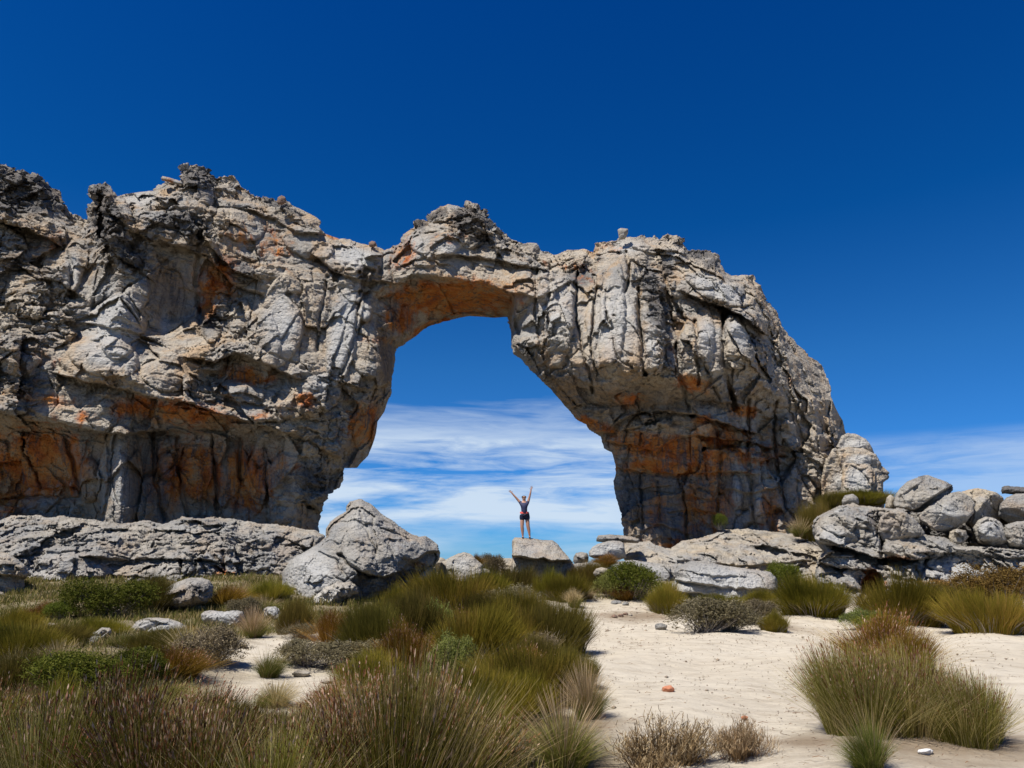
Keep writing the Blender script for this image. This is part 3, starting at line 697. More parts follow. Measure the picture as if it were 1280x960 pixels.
def build_arch():
    def rough(U, V):
        r = 0.30 + 0.85 * blobs(U, V, ARCH_CRUST)
        r = r - 0.34 * blobs(U, V, ARCH_PALE) - 0.25 * blobs(U, V, ARCH_RUST)
        return np.clip(r, 0.12, 1.25)
    def depth(U, V, e):
        Y = tri_depth(U, V, CP_, blur=4)
        Uw, Vw = warp_uv(U, V, 4.0, 26.0)
        Uf, Vf = warp_uv(Uw, Vw, 1.6, 7.0)
        Y = Y - steps(Uf, Vf, ARCH_STEPS) - 0.8 * cracks(Uf, Vf, ARCH_CRACKS) - bumps(Uf, Vf, ARCH_BUMPS)
        m = (e < 60) | inside(U, V, ARCH)
        u, v = U[m], V[m]; x, y, z = at(u, v, Y[m]); P = np.stack([x, y, z], 1)
        R = rough(u, v) + 1.5 * fbm(P * 0.38 + 3, 4) + 0.12; R = np.clip(R, 0.04, 1.3)
        smooth = 1 - 0.75 * blobs(u, v, [(565, 375, 80, 24, 0, 1), (455, 540, 20, 40, 15, .7), (830, 640, 70, 45, 0, .7), (50, 585, 60, 40, 0, .6), (215, 370, 22, 50, -20, .9), (240, 600, 80, 50, 0, .5), (790, 490, 70, 18, 0, .5), (150, 605, 28, 60, 0, .8), (360, 400, 40, 60, 10, .45), (430, 420, 24, 80, 10, .5), (770, 400, 50, 60, 0, .35)])
        d = np.zeros(U.shape); d[m] = rock_noise(P, R) * smooth
        edge = 1 - np.exp(-e / 6.0)
        Y = Y - d * edge
        crest = sstep(14, 0, e) * (V < 420) * (inside(U, V - 12, ARCH) == False)
        return Y + 0.9 * crest
    def back(U, V, e, Y):
        t = 4.6 + 1.2 * np.sin(U * 0.02) + 0.8 * np.sin(V * 0.03 + 1)
        soft = blobs(U, V, [(560, 380, 90, 30, 0, 1)])
        return np.maximum(Y + 0.4, np.maximum(Y, 38.5) + 0.4 + t * (1 - np.exp(-e / 14.0)) * (1 - 0.6 * soft))
    def disp(P, U, V, E, isf):
        R = rough(U, V)
        top = ((V < 360) & (E < 10)).astype(float)
        R = np.clip(R + 1.4 * fbm(P * 0.38 + 3, 4) + 0.1, 0, 1.2)
        amp = (0.012 + 0.11 * R + 0.14 * top * R)[:, None]
        f1, f2, r, off = voronoi(P * np.array([2.6, 2.6, 4.5]) + 3)
        w = np.stack([perlin(P * 1.9 + k * 13.1) for k in range(3)], 1) + 0.55 * np.stack([perlin(P * 4.7 + k * 7.7) for k in range(3)], 1)
        w = w + (r[:, :3] - 0.5) * 0.9
        w[:, 2] *= 0.7
        b = blobs(U, V, [(565, 380, 80, 30, 0, .8), (700, 500, 60, 30, 35, .6)])
        return w * amp * (1 - b[:, None] * 0.7)
    o = relief("rock_arch", ARCH, M_ARCH, depth, back, step=1.0, disp=disp,
               attrs={"rust": lambda U, V, P: blobs(U, V, ARCH_RUST), "crust": lambda U, V, P: blobs(U, V, ARCH_CRUST) , "shade_tint": lambda U, V, P: blobs(U, V, ARCH_SHADE),
                      "pale": lambda U, V, P: blobs(U, V, ARCH_PALE)})
    tag(o, "huge weathered grey and orange sandstone arch with cliff leg on the left", "rock arch")
    return o
# ------------------------------------------------------------------ boulders and shelves
def boulder(name, poly, Y, thick, label, mat=None, f=1.6, R=0.35, rnd=0.35, amp=1.0, st=(), cr=(), bp=(), step=1.0, cat="boulder",
            rust=(), crust=(), pale=(), lean=0.0, group=None, seed=0, ctrl=None, big=0.6, zt=None, dz=1.0, cut=0.0):
    """traced outline; front bulges towards the camera by thick metres and the back mirrors it.
    lean: metres the top leans away per 100 px, zt: px row the lean counts from"""
    P = np.array(poly, float); h = P[:, 1].max() - P[:, 1].min(); w = P[:, 0].max() - P[:, 0].min()
    zt = P[:, 1].max() if zt is None else zt
    rr = max(3.0, rnd * min(w, h))
    def prof(e): x = np.clip(e / rr, 0, 1); return np.sqrt(1 - (1 - x) ** 2)
    m_per_px = Y / F
    cu, cv = P[:, 0].mean(), P[:, 1].mean()
    rs = np.random.default_rng(sum(ord(c) * (i + 1) for i, c in enumerate(label)) % 9973)
    planes = [(rs.uniform(0, 2 * math.pi), rs.uniform(0.35, 1.0), rs.uniform(0.75, 1.15)) for _ in range(6)]
    planes.append((math.pi * 1.5, 0.75, 0.95))
    def facet(U, V):
        x, y = (U - cu) / (w / 2), (V - cv) / (h / 2); g = np.full(U.shape, 1.0)
        for a, k, c in planes: g = np.minimum(g, c - k * (math.cos(a) * x + math.sin(a) * y))
        return np.clip(g, 0, 1)
    def depth(U, V, e):
        if cut: U, V = warp_uv(U, V, 1.5, 12.0)
        else: U, V = warp_uv(U, V, 3.0, 14.0)
        base = tri_depth(U, V, ctrl, 2) if ctrl else np.full(U.shape, float(Y)) + lean * (zt - V) / 100.0
        Yf = base - thick * 0.5 * (prof(e) if not cut else prof(e) ** 0.8 * ((1 - cut) + cut * facet(U, V)))
        Yf = Yf - steps(U, V, st) - cracks(U, V, cr) - bumps(U, V, bp)
        m = e > -1
        x, y, z = at(U[m], V[m], Yf[m]); Q = np.stack([x, y, z], 1) + seed * 3.7
        r = np.clip(R + 0.8 * blobs(U[m], V[m], crust) + 0.7 * fbm(Q * 0.6 * f / 1.6, 3), 0.03, 1.3)
        d = rock_noise(Q, r, f, big) * amp
        return Yf - (d.reshape(U.shape)) * (1 - np.exp(-e / 4.0)) 
    def back(U, V, e, Yf):
        base = float(Y) + lean * (zt - V) / 100.0 if not ctrl else tri_depth(U, V, ctrl, 2)
        return np.maximum(Yf + 0.05, base + thick * prof(e) * 0.7)
    def disp(Pn, U, V, E, isf):
        Q = Pn + seed * 3.7
        w_ = np.stack([perlin(Q * 1.5 * f + k * 13.1) for k in range(3)], 1) + 0.5 * np.stack([perlin(Q * 4.0 * f + k * 7.7) for k in range(3)], 1)
        r = R + 0.8 * blobs(U, V, crust)
        w_[:, 2] *= 0.7
        return w_ * (0.02 + 0.07 * np.clip(r, 0, 1))[:, None] * dz * 1.6 / f
    o = relief(name, poly, mat or M_ROCK, depth, back, step=step, disp=disp,
               attrs={"rust": lambda U, V, P: blobs(U, V, rust), "crust": lambda U, V, P: blobs(U, V, crust), "pale": lambda U, V, P: blobs(U, V, pale)})
    tag(o, label, cat, group); return o

ROCKS = []
def rocks():
    # the long pitted shelf under the left leg
    boulder("rock_shelf", [(-80,650),(-40,650),(0,650),(15,645),(40,644),(60,647),(80,645),(100,648),(125,651),(150,655),(170,652),(185,650),(205,655),(220,650),(235,643),(250,642),(265,646),(285,648),(300,650),(320,654),(345,655),(370,660),(395,663),(406,668),(408,685),(402,720),(390,760),(300,765),(200,790),(60,800),(-80,800)],
            29.5, 2.6, "long grey pitted rock shelf under the left leg of the arch", M_ROCK, f=1.5, R=0.8, rnd=0.3, cat="rock shelf",
            ctrl=[(-80,640,31.6),(100,645,31.6),(200,648,31.8),(300,648,32),(410,662,32.4),(-80,700,28.6),(100,700,28.4),(250,705,28.9),(410,705,31),(-80,740,28.3),(120,740,28.2),(300,745,29.2),(400,745,31),(-80,810,28),(200,810,28),(420,790,30.5)],
            st=[([(40,692),(70,690),(110,688)],0.3,5),([(105,695),(150,699),(200,698),(250,700),(300,705)],0.7,6),([(30,744),(60,742),(95,741)],0.35,5),([(100,722),(130,720),(190,722)],0.35,5),([(270,722),(300,720),(330,722)],0.4,5)],
            cr=[([(225,700),(230,722)],0.5,2),([(278,690),(282,720)],0.5,2.5),([(245,698),(243,715)],0.4,2)],
            crust=[(60,665,50,12,0,.35),(180,668,50,14,0,.45),(300,690,90,22,0,.35)], pale=[(70,730,70,40,0,.8),(60,700,80,20,0,.5),(250,660,160,8,0,.5)], rust=[(285,720,22,10,0,.6)], big=0.5)
    # rock with a cap at the left edge
    boulder("capped_rock", [(-60,700),(-30,692),(0,690),(12,692),(24,700),(33,708),(38,716),(34,722),(30,724),(31,738),(36,748),(38,756),(40,764),(36,772),(20,778),(0,780),(-60,785)],
            24.5, 2.4, "grey capped rock with an undercut waist at the far left edge", M_PALE, R=0.2, rnd=0.4, st=[([(-60,720),(0,718),(34,722)],0.7,9),([(0,738),(15,752),(38,754)],-0.4,8)],
            bp=[(10,704,26,12,0,0.3),(10,764,30,14,0,0.6)], pale=[(10,762,30,14,0,.9)], crust=[(10,705,30,9,0,.5)])
    # the big pointed boulder
    boulder("pointed_boulder", [(352,716),(356,710),(362,702),(372,694),(385,688),(400,678),(408,670),(407,661),(412,652),(422,645),(432,639),(433,632),(437,627),(445,625),(452,624),(460,628),(468,633),(476,641),(484,647),(492,652),(503,660),(515,668),(524,671),(532,670),(540,675),(547,681),(550,690),(549,700),(543,708),(536,715),(524,722),(512,730),(500,740),(470,755),(430,768),(400,775),(385,770),(372,758),(360,752),(354,744),(352,732)],
            24.6, 2.0, "big pointed grey boulder standing just left of the opening", M_ROCK, f=1.6, R=0.3, rnd=0.10, amp=0.8,
            ctrl=[(340,600,27),(340,720,25.6),(352,690,25.6),(345,790,25.0),(385,775,23.8),(400,722,24.0),(410,655,25.4),(450,622,26.0),(445,665,24.4),(452,708,23.6),(430,745,23.8),(480,640,25.8),(500,690,24.3),(485,718,24.2),(535,668,26.0),(560,690,26.0),(548,710,26.2),(520,725,26.2),(470,760,25.2),(560,600,27),(560,790,26)],
            st=[([(455,716),(480,724),(500,714),(515,702),(532,692),(548,690)],0.9,11)],
            cr=[([(425,693),(436,706),(452,716),(470,722)],0.4,2),([(475,660),(500,668),(512,676)],0.25,1.5),([(400,690),(420,700),(432,718)],0.2,1.5),([(450,640),(462,670),(470,690)],0.18,1.5)],
            crust=[(440,730,40,14,-15,.7),(500,722,36,10,-20,0.9),(455,708,30,8,20,.5)], rust=[(520,706,16,9,-20,.35)], pale=[(390,715,40,40,0,.9),(450,650,30,30,0,.6),(480,690,40,24,20,.4)], big=0.15, seed=3)
    # finely cracked apron of the same boulder
    boulder("cracked_slab", [(378,765),(383,755),(392,748),(405,735),(420,728),(440,727),(448,733),(447,742),(432,748),(415,762),(398,772),(388,782),(372,788),(368,780)],
            22.6, 0.9, "pale grey slab cut by a fine net of cracks at the foot of the pointed boulder", M_PALE, f=3.6, R=0.9, rnd=0.3, pale=[(410,750,50,30,0,.8)], dz=1.6)
    # rock the person stands on
    boulder("flat_topped_rock", [(640,676),(643,672),(650,672),(668,673),(678,675),(690,675),(697,680),(703,688),(711,697),(716,703),(719,712),(722,722),(700,730),(672,740),(655,735),(640,728),(638,715),(640,698)],
            29.4, 2.0, "flat topped cream rock under the person's feet, its lower half cut back dark", M_PALE, f=1.8, R=0.05, rnd=0.05, amp=0.3,
            st=[([(636,695),(655,697),(668,699),(680,697),(690,701),(718,703)],1.4,14)], pale=[(670,685,40,10,0,.5)], crust=[(670,712,40,10,0,.5)],
            ctrl=[(630,660,30.6),(740,660,30.6),(640,674,29.9),(690,676,30.0),(640,696,28.9),(700,700,29.0),(630,740,29.4),(740,745,29.4),(720,700,29.6)], big=0.2)
    sm = dict(R=0.10, rnd=0.12, f=2.2, amp=0.45, cut=0.85)
    boulder("rock", [(548,712),(551,703),(562,697),(572,692),(580,690),(588,692),(595,699),(603,706),(606,716),(600,730),(560,735),(545,728)], 27.5, 1.6, "grey peaked rock right of the pointed boulder, brown tuft behind it", M_ROCK, **sm, pale=[(575,705,25,15,0,.8)])
    boulder("rock", [(520,722),(530,713),(540,708),(546,712),(546,725),(535,735),(520,733)], 25.5, 0.9, "small bluish grey rock tucked against the pointed boulder's right foot", M_ROCK, **sm, pale=[(532,720,15,12,0,.8)])
    boulder("rock_ledge", [(600,702),(606,697),(620,697),(640,698),(650,700),(652,720),(630,728),(600,728)], 32.5, 1.4, "low pale rock ledge just left of the flat topped rock", M_PALE, R=0.3, rnd=0.3, f=2.4, cat="rock ledge")
    boulder("rock", [(541,700),(545,696),(552,697),(558,700),(558,715),(541,715)], 31, 0.8, "sliver of pale rock on the skyline between two boulders", M_PALE, **sm)
    boulder("rock", [(717,696),(720,691),(727,690),(734,691),(736,696),(735,703),(728,706),(719,706),(716,702)], 31.0, 0.7, "small dark round stone between the person's rock and the stacked pair", M_ROCK, R=0.1, rnd=0.45, f=3, crust=[(726,698,10,8,0,.5)])
    boulder("stacked_rock", [(736,690),(740,684),(747,680),(760,676),(775,676),(780,680),(782,690),(783,697),(775,700),(757,699),(742,698),(736,695)], 30.4, 1.3, "pale rock with split face carrying a flat slab, left of the right leg", M_ROCK, **sm, pale=[(760,688,30,12,0,1)])
    boulder("flat_slab", [(745,674),(748,669),(762,668),(778,669),(790,671),(800,674),(798,679),(775,678),(755,678),(746,677)], 31.4, 1.2, "thin dark slab resting on the split pale rock", M_ROCK, R=0.15, rnd=0.45, f=3, crust=[(770,675,30,4,0,.6)])
    boulder("low_ledge", [(700,712),(712,705),(735,703),(760,704),(790,700),(830,705),(860,715),(870,735),(820,755),(740,750),(705,735)], 29.8, 1.6, "low grey ledge below the stacked pair of rocks", M_ROCK, R=0.2, rnd=0.3, f=2.2, pale=[(780,715,80,18,0,.9)], cat="rock ledge")
    boulder("rock", [(741,716),(745,711),(752,709),(760,711),(762,717),(758,722),(745,722)], 26.6, 0.5, "small rounded cream rock behind the leafy green bush", M_PALE, R=0.05, rnd=0.5, f=3)
    # broad shelf under the right leg
    boulder("rock_shelf", [(775,690),(782,679),(795,678),(812,676),(820,682),(838,686),(852,676),(870,674),(890,668),(905,662),(935,661),(960,664),(985,666),(1010,668),(1030,668),(1050,672),(1050,700),(1030,740),(980,748),(900,745),(830,730),(790,712)],
            33.4, 2.0, "broad cream rock shelf under the right leg of the arch", M_PALE, f=1.7, R=0.5, rnd=0.25, cat="rock shelf",
            ctrl=[(770,660,35.6),(900,660,35.8),(1060,660,35.6),(770,700,32.6),(900,700,32.2),(1060,700,32.6),(770,750,31.6),(900,750,31.2),(1060,750,31.6)],
            st=[([(780,697),(820,694),(860,702)],0.3,5),([(870,700),(920,708),(970,705),(1010,700)],0.3,6)], pale=[(830,695,50,14,0,.5)], crust=[(950,668,60,7,0,.5)], big=0.5)
    boulder("layered_rock", [(826,742),(836,736),(845,722),(842,714),(850,706),(862,702),(880,700),(900,706),(920,709),(945,712),(962,715),(971,722),(973,735),(966,748),(975,760),(940,768),(900,765),(860,752),(835,750)],
            25.2, 2.0, "low layered bluish grey rock between sand and the right leg", M_ROCK, f=2.0, R=0.25, rnd=0.35, amp=0.7,
            st=[([(838,724),(862,728),(885,731),(905,735),(925,735),(970,738)],0.5,6),([(860,714),(890,720),(930,720)],0.2,4),([(835,740),(860,741),(900,745)],0.3,5)], pale=[(900,730,80,30,0,1)])
    # rounded block beside the arch's right foot
    bk = dict(R=0.3, rnd=0.07, f=1.5, amp=0.9, cut=0.5)
    boulder("boulder", [(1026,600),(1032,576),(1042,560),(1056,562),(1070,574),(1072,600),(1068,645),(1030,650)], 37.0, 2.4, "pale narrow block against the arch's right flank, leftmost of the blocky pile", M_ARCH, **bk, pale=[(1050,605,18,30,0,.8)])
    boulder("boulder", [(1044,560),(1052,545),(1060,541),(1070,542),(1083,549),(1091,560),(1093,570),(1075,568),(1056,566)], 37.2, 2.4, "wedge shaped cap block topping the pile at the arch's right flank", M_ARCH, **bk, pale=[(1070,555,25,12,0,.9)])
    boulder("boulder", [(1046,562),(1060,558),(1078,560),(1095,568),(1102,580),(1099,592),(1080,592),(1060,590),(1048,580)], 36.8, 2.6, "flat wide block directly below the wedge shaped cap", M_ARCH, **bk, pale=[(1076,575,28,8,0,1)])
    boulder("boulder", [(1054,578),(1082,578),(1096,588),(1095,606),(1088,622),(1080,640),(1050,642),(1052,600)], 36.4, 2.6, "big smooth pale block in the middle of the pile at the arch's right flank", M_ARCH, **bk, pale=[(1072,600,20,25,0,1)])
    boulder("boulder", [(1080,584),(1094,577),(1103,583),(1110,590),(1111,598),(1105,603),(1104,612),(1107,622),(1104,642),(1080,644),(1072,630),(1084,614),(1090,602)], 36.8, 2.6, "dark notched block at the right end of that pile", M_ARCH, **bk, pale=[(1092,605,12,16,0,.6)], crust=[(1107,594,7,7,0,.9)])
    # right outcrop
    boulder("rock_outcrop", [(1016,652),(1022,645),(1032,640),(1040,636),(1050,632),(1062,630),(1080,632),(1100,634),(1120,636),(1140,645),(1150,655),(1155,668),(1180,672),(1200,682),(1240,684),(1300,690),(1340,690),(1340,740),(1280,745),(1200,750),(1140,755),(1105,765),(1085,770),(1060,770),(1040,762),(1022,740),(1018,720),(1022,700),(1030,690),(1020,678),(1015,665)],
            27.2, 3.6, "massive undercut grey outcrop with an orange hollow at the right", M_ROCK, f=1.4, R=0.4, rnd=0.06, cat="rock outcrop", lean=2.2, zt=700, amp=1.25, seed=2,
            st=[([(1030,676),(1050,684),(1075,692),(1104,700)],1.6,10),([(1104,690),(1140,700),(1170,697),(1180,690)],1.0,8),([(1030,705),(1060,712),(1080,712),(1100,716)],0.8,9),([(1148,692),(1200,690),(1250,698),(1330,694)],0.5,6),([(1034,730),(1060,733),(1085,740)],0.4,6)],
            cr=[([(1103,675),(1104,700)],0.7,3),([(1094,640),(1100,660),(1104,690)],0.4,2),([(1120,660),(1135,665),(1145,672)],0.4,2),([(1160,697),(1150,720)],0.5,2.5)],
            bp=[(1091,738,16,26,0,-1.6),(1120,702,26,6,0,-1.0),(1060,655,40,16,10,0.5),(1130,690,34,12,0,0.5),(1060,700,30,10,15,0.5),(1055,745,22,20,0,0.6),(1060,727,14,10,0,0.3)],
            rust=[(1090,735,16,26,0,1.0),(1120,698,24,5,0,.7),(1085,760,14,10,0,.7)], pale=[(1040,670,30,20,0,.8),(1200,715,70,24,0,.9),(1050,702,28,10,0,.8),(1045,740,20,20,0,.7)], crust=[(1100,650,30,14,0,.6),(1150,690,40,10,0,.4)], big=0.8)
    bl = dict(R=0.28, rnd=0.05, f=1.6, amp=0.55, cut=0.95, dz=0.6)
    boulder("boulder", [(1117,628),(1120,618),(1125,610),(1135,601),(1148,596),(1160,594),(1172,598),(1184,602),(1190,606),(1192,612),(1186,618),(1175,626),(1160,638),(1146,641),(1130,636),(1118,634)], 28.6, 2.2,
            "tan tilted boulder perched topmost on the right outcrop", M_ROCK, **bl, st=[([(1117,634),(1140,638),(1150,634),(1165,622),(1185,610)],0.7,9),([(1128,618),(1145,608),(1155,600)],0.2,3)], crust=[(1188,608,8,7,0,.9),(1152,596,8,3,0,.7)])
    boulder("boulder", [(1148,646),(1155,638),(1165,630),(1178,620),(1188,616),(1200,614),(1212,620),(1219,630),(1218,640),(1208,652),(1196,660),(1182,664),(1168,664),(1158,656),(1150,652)], 28.0, 2.4,
            "smooth blunt grey boulder leaning under the tan tilted one", M_ROCK, **bl, pale=[(1185,640,30,20,0,.7)])
    boulder("boulder", [(1196,616),(1210,612),(1222,610),(1232,612),(1245,615),(1254,622),(1256,634),(1250,650),(1240,664),(1222,668),(1212,655),(1216,640),(1218,628)], 30.5, 2.2, "pinkish cream boulder behind the blunt grey boulder", M_PALE, **bl, pale=[(1230,630,20,20,0,.3)])
    boulder("boulder", [(1250,630),(1258,622),(1270,617),(1300,616),(1340,618),(1340,660),(1290,665),(1262,655),(1248,645)], 30.2, 2.4, "large rounded grey boulder cut by the right picture edge", M_ROCK, **bl)
    boulder("flat_slab", [(1251,610),(1256,607),(1270,608),(1300,611),(1320,614),(1318,619),(1270,618),(1252,617)], 31.0, 1.4, "dark flat block on the skyline at the right picture edge", M_ROCK, R=0.1, rnd=0.4, f=3, crust=[(1270,612,50,8,0,1)])
    boulder("rock", [(1216,660),(1222,651),(1232,646),(1242,647),(1250,652),(1258,665),(1262,678),(1240,684),(1222,678)], 27.6, 1.6, "craggy pale rock in front of the pinkish cream boulder", M_ROCK, R=0.3, rnd=0.35, f=2.2, pale=[(1238,660,20,18,0,.9)])
    boulder("rock", [(1252,668),(1256,656),(1270,652),(1300,650),(1340,655),(1340,690),(1290,690),(1260,684)], 27.8, 1.8, "brown tinged cracked rock low at the right picture edge", M_ROCK, R=0.4, rnd=0.3, f=2.2)
    boulder("rock", [(1186,672),(1187,664),(1196,661),(1208,663),(1210,672),(1204,680),(1190,681)], 27.0, 0.8, "small squarish cream block wedged below the blunt grey boulder", M_PALE, R=0.15, rnd=0.3, f=3)
    boulder("rock", [(1040,648),(1042,638),(1052,634),(1059,638),(1062,648),(1052,654),(1044,654)], 26.6, 0.7, "bluish rounded stone on the left shoulder of the right outcrop", M_ROCK, R=0.1, rnd=0.45, f=3, pale=[(1050,644,14,12,0,.9)])
    boulder("rock", [(1056,648),(1057,634),(1066,628),(1078,634),(1082,644),(1074,650),(1062,652)], 27.6, 0.9, "ochre stained stone on the left shoulder of the right outcrop", M_PALE, R=0.15, rnd=0.4, f=3, rust=[(1068,638,12,10,0,.3)])
    boulder("rock", [(1052,626),(1056,619),(1066,617),(1073,622),(1074,630),(1062,633),(1053,632)], 28.8, 0.8, "small round grey stone topping the left shoulder of the right outcrop", M_ROCK, R=0.1, rnd=0.45, f=3)
    boulder("rock", [(1106,634),(1108,622),(1113,618),(1119,622),(1120,636),(1112,640)], 30.0, 0.9, "narrow cream rock wedged left of the tan tilted boulder", M_PALE, R=0.1, rnd=0.4, f=3)
    boulder("rock_outcrop", [(1096,655),(1106,634),(1120,632),(1160,630),(1188,618),(1215,618),(1245,632),(1262,630),(1300,628),(1345,630),(1345,705),(1100,705)], 33.0, 2.2,
            "dark rock mass filling the gaps behind the piled boulders at the right", M_ROCK, R=0.4, rnd=0.2, f=1.6, cat="rock outcrop", crust=[(1220,660,120,30,0,.7)])
    ob = dict(R=0.3, rnd=0.10, f=1.8, amp=0.6, cut=0.75)
    boulder("boulder", [(1096,664),(1100,648),(1108,640),(1122,636),(1134,641),(1146,652),(1156,666),(1150,672),(1125,674),(1104,676)], 26.4, 1.6, "dark fractured block lying on the outcrop below the tan tilted boulder", M_ROCK, **ob, crust=[(1125,655,26,14,0,.5)])
    boulder("boulder", [(1018,672),(1026,662),(1040,658),(1056,660),(1070,668),(1078,680),(1066,686),(1040,682),(1024,680)], 25.9, 1.5, "broad grey block jutting from the outcrop's left end", M_ROCK, **ob, pale=[(1045,668,26,10,0,.8)])
    boulder("boulder", [(1044,730),(1050,722),(1062,720),(1074,726),(1078,742),(1072,758),(1056,762),(1046,750)], 25.2, 1.0, "upright pale block left of the orange hollow", M_ROCK, **ob, pale=[(1060,740,16,20,0,.9)])
    boulder("boulder", [(1052,716),(1062,710),(1076,712),(1082,720),(1074,727),(1058,724)], 25.4, 0.8, "small slanting block on top of the upright pale one", M_ROCK, **ob)
    boulder("boulder", [(1122,716),(1130,706),(1146,703),(1156,708),(1154,722),(1142,732),(1128,730)], 25.9, 1.0, "grey rounded block in the slot right of the orange hollow", M_ROCK, **ob)
    for k, (u, v, w_, h_, Yd, lab) in enumerate([(300,806,22,9,13.6,"flat cream stone at the left end of the sandy clearing"),(352,772,20,10,18.0,"whitish stone below the pitted shelf's right end"),(376,842,26,8,12.2,"pinkish flagstone at the clearing's right edge"),(410,852,20,7,11.8,"small flagstone right of the pinkish one"),
            (350,826,18,6,12.6,"thin stone beside the green tuft in the clearing"),(65,782,14,6,17.0,"little pale stone in the grass below the dark leafy bush"),(246,760,24,8,18.6,"pale stone under the rusty heath tuft"),(605,716,18,10,30.0,"pale stone left of the low rock ledge"),(586,722,16,10,28.6,"grey stone at the foot of the peaked rock"),(628,728,16,8,28.2,"grey stone at the flat topped rock's left foot"),(648,858,12,6,11.6,"small cream stone among the near thicket bushes")]):
        rs = np.random.default_rng(60 + k); n = 9; t_ = np.linspace(0, 2 * np.pi, n, endpoint=False) + rs.random(n) * 0.4; r_ = 0.8 + 0.3 * rs.random(n)
        x_, y_, z_ = ground_at(u, v + h_ * 0.35) if v > 730 else (0, Yd, 0)
        poly = [(u + w_ / 2 * r * math.cos(t), v + h_ * 0.62 * r * math.sin(t)) for t, r in zip(t_, r_)]
        boulder("stone", poly, y_, w_ / F * y_ * 0.8, lab, M_PALE, R=0.15, rnd=0.15, f=4, amp=0.5, cut=0.7, step=0.7, cat="stone", seed=k)
    # stones in the veld on the left
    boulder("slanted_slab", [(168,756),(185,745),(205,735),(222,727),(238,722),(252,722),(262,726),(267,734),(265,745),(258,754),(240,760),(215,764),(195,768),(186,764),(182,757)], 20.5, 1.6,
            "dark sided slab slanting up to the right beside the green bush", M_ROCK, R=0.1, rnd=0.3, f=2.2, amp=0.6, st=[([(168,755),(190,751),(210,744),(235,738)],0.5,10)], pale=[(200,740,40,8,-25,.9)], crust=[(250,735,18,10,0,.7)])
    boulder("rock", [(165,784),(170,777),(180,773),(195,772),(212,773),(226,778),(237,786),(234,793),(210,796),(185,797),(168,796)], 15.6, 0.9, "low bluish white rock below the slanted slab", M_PALE, R=0.15, rnd=0.4, f=3, pale=[(200,782,40,10,0,1)], amp=.5)
    boulder("rock", [(97,800),(102,796),(112,793),(120,789),(128,784),(137,785),(140,791),(134,796),(126,802),(120,810),(102,812)], 13.8, 0.6, "broken white rock with a dark split in the left grass", M_PALE, R=0.3, rnd=0.35, f=4, pale=[(118,798,30,12,0,.9)], cr=[([(110,795),(125,793),(132,790)],.15,1.5)], amp=.5)
    boulder("rock", [(250,768),(256,764),(266,763),(280,765),(292,763),(304,764),(306,772),(298,782),(286,788),(268,782),(254,778)], 17.5, 0.9, "blue grey weathered rock right of the slanted slab", M_PALE, R=0.3, rnd=0.35, f=3, pale=[(280,772,40,12,0,1)], amp=.6)
    boulder("rock", [(328,762),(334,758),(344,758),(350,762),(352,770),(345,776),(330,774)], 19.5, 0.5, "small pale rock by the sandy clearing, left of the pointed boulder", M_PALE, R=0.2, rnd=0.4, f=3.5, pale=[(340,766,20,12,0,.8)])
    boulder("rock", [(598,760),(602,757),(610,757),(617,760),(617,768),(600,770)], 18.0, 0.4, "small white rock showing between the broom bushes left of the sand", M_PALE, R=0.1, rnd=0.4, f=4)
    # loose stones on the sand
    def stone(u, v, w, h, mat, label, seed):
        x, y, z = ground_at(u, v)
        rs = np.random.default_rng(seed); n = 11
        a = np.linspace(0, 2 * np.pi, n, endpoint=False) + rs.random(n) * 0.35
        rad = 0.82 + 0.22 * rs.random(n)
        poly = [(u + w / 2 * r_ * math.cos(t), v - h * 0.42 + h * 0.58 * r_ * math.sin(t)) for t, r_ in zip(a, rad)]
        return boulder("stone", poly, y + w / F * y * 0.3, w / F * y * 0.8, label, mat, f=9, R=0.1, rnd=0.15, amp=0.5, cut=0.8, step=max(0.5, w / 34), cat="stone", seed=seed)
    stone(835, 866, 18, 10, M_RED, "brick red stone lying alone on the near sand", 1)
    stone(931, 899, 10, 5, M_RED, "tiny orange stone on the sand above the dry shrub", 2)
    stone(826, 788, 17, 10, M_ROCK, "round grey stone on the sand left of the grey brown shrub", 3)
    stone(1157, 943, 20, 8, M_WHITE, "white stone at the foot of the large right restio clump", 4)
    for i, (u, v, w, h, l) in enumerate([(768, 773, 9, 5, "flat brown stone leftmost of the old fire ring"), (776, 772, 8, 5, "dark middle stone of the old fire ring"), (782, 770, 7, 5, "upright brown stone of the old fire ring"), (788, 771, 6, 4, "pale rightmost stone of the old fire ring")]):
        stone(u, v, w, h, M_BURNT if i < 3 else M_PALE, l, 10 + i)
    for i, (u, v, w, h) in enumerate([(236, 880, 18, 8)]): pass
    stone(770, 756, 16, 6, M_ROCK, "flat grey stone at the foot of the leafy green bush", 21)
    stone(782, 757, 10, 5, M_ROCK, "small dark stone at the back edge of the sand", 22)
    stone(985, 768, 10, 4, M_PALE, "small cream stone at the sand's back edge beside the broom", 23)
    stone(1034, 765, 9, 5, M_WHITE, "small white stone at the mouth of the orange hollow", 24)
    stone(362, 812, 20, 8, M_PALE, "thin cream stone slab at the edge of the left clearing", 25)
    # stone balanced on top of the arch
    boulder("balanced_stone", [(772,287),(776,285),(785,286),(785,292),(781,299),(774,300)], 38.2, 0.5, "small tan stone balanced upright on top of the right leg", M_PALE, f=4, R=0.05, rnd=0.3, step=0.5, cat="stone", dz=0.4)
    boulder("flat_slab", [(201,223),(203,220),(212,222),(222,225),(228,228),(229,231),(222,231),(210,227),(203,226)], 37.6, 1.0, "thin brown slab jutting left from the top of the left cliff", M_PALE, f=4, R=0.05, rnd=0.3, step=0.5, dz=0.4, rust=[(210,225,14,6,0,.4)])
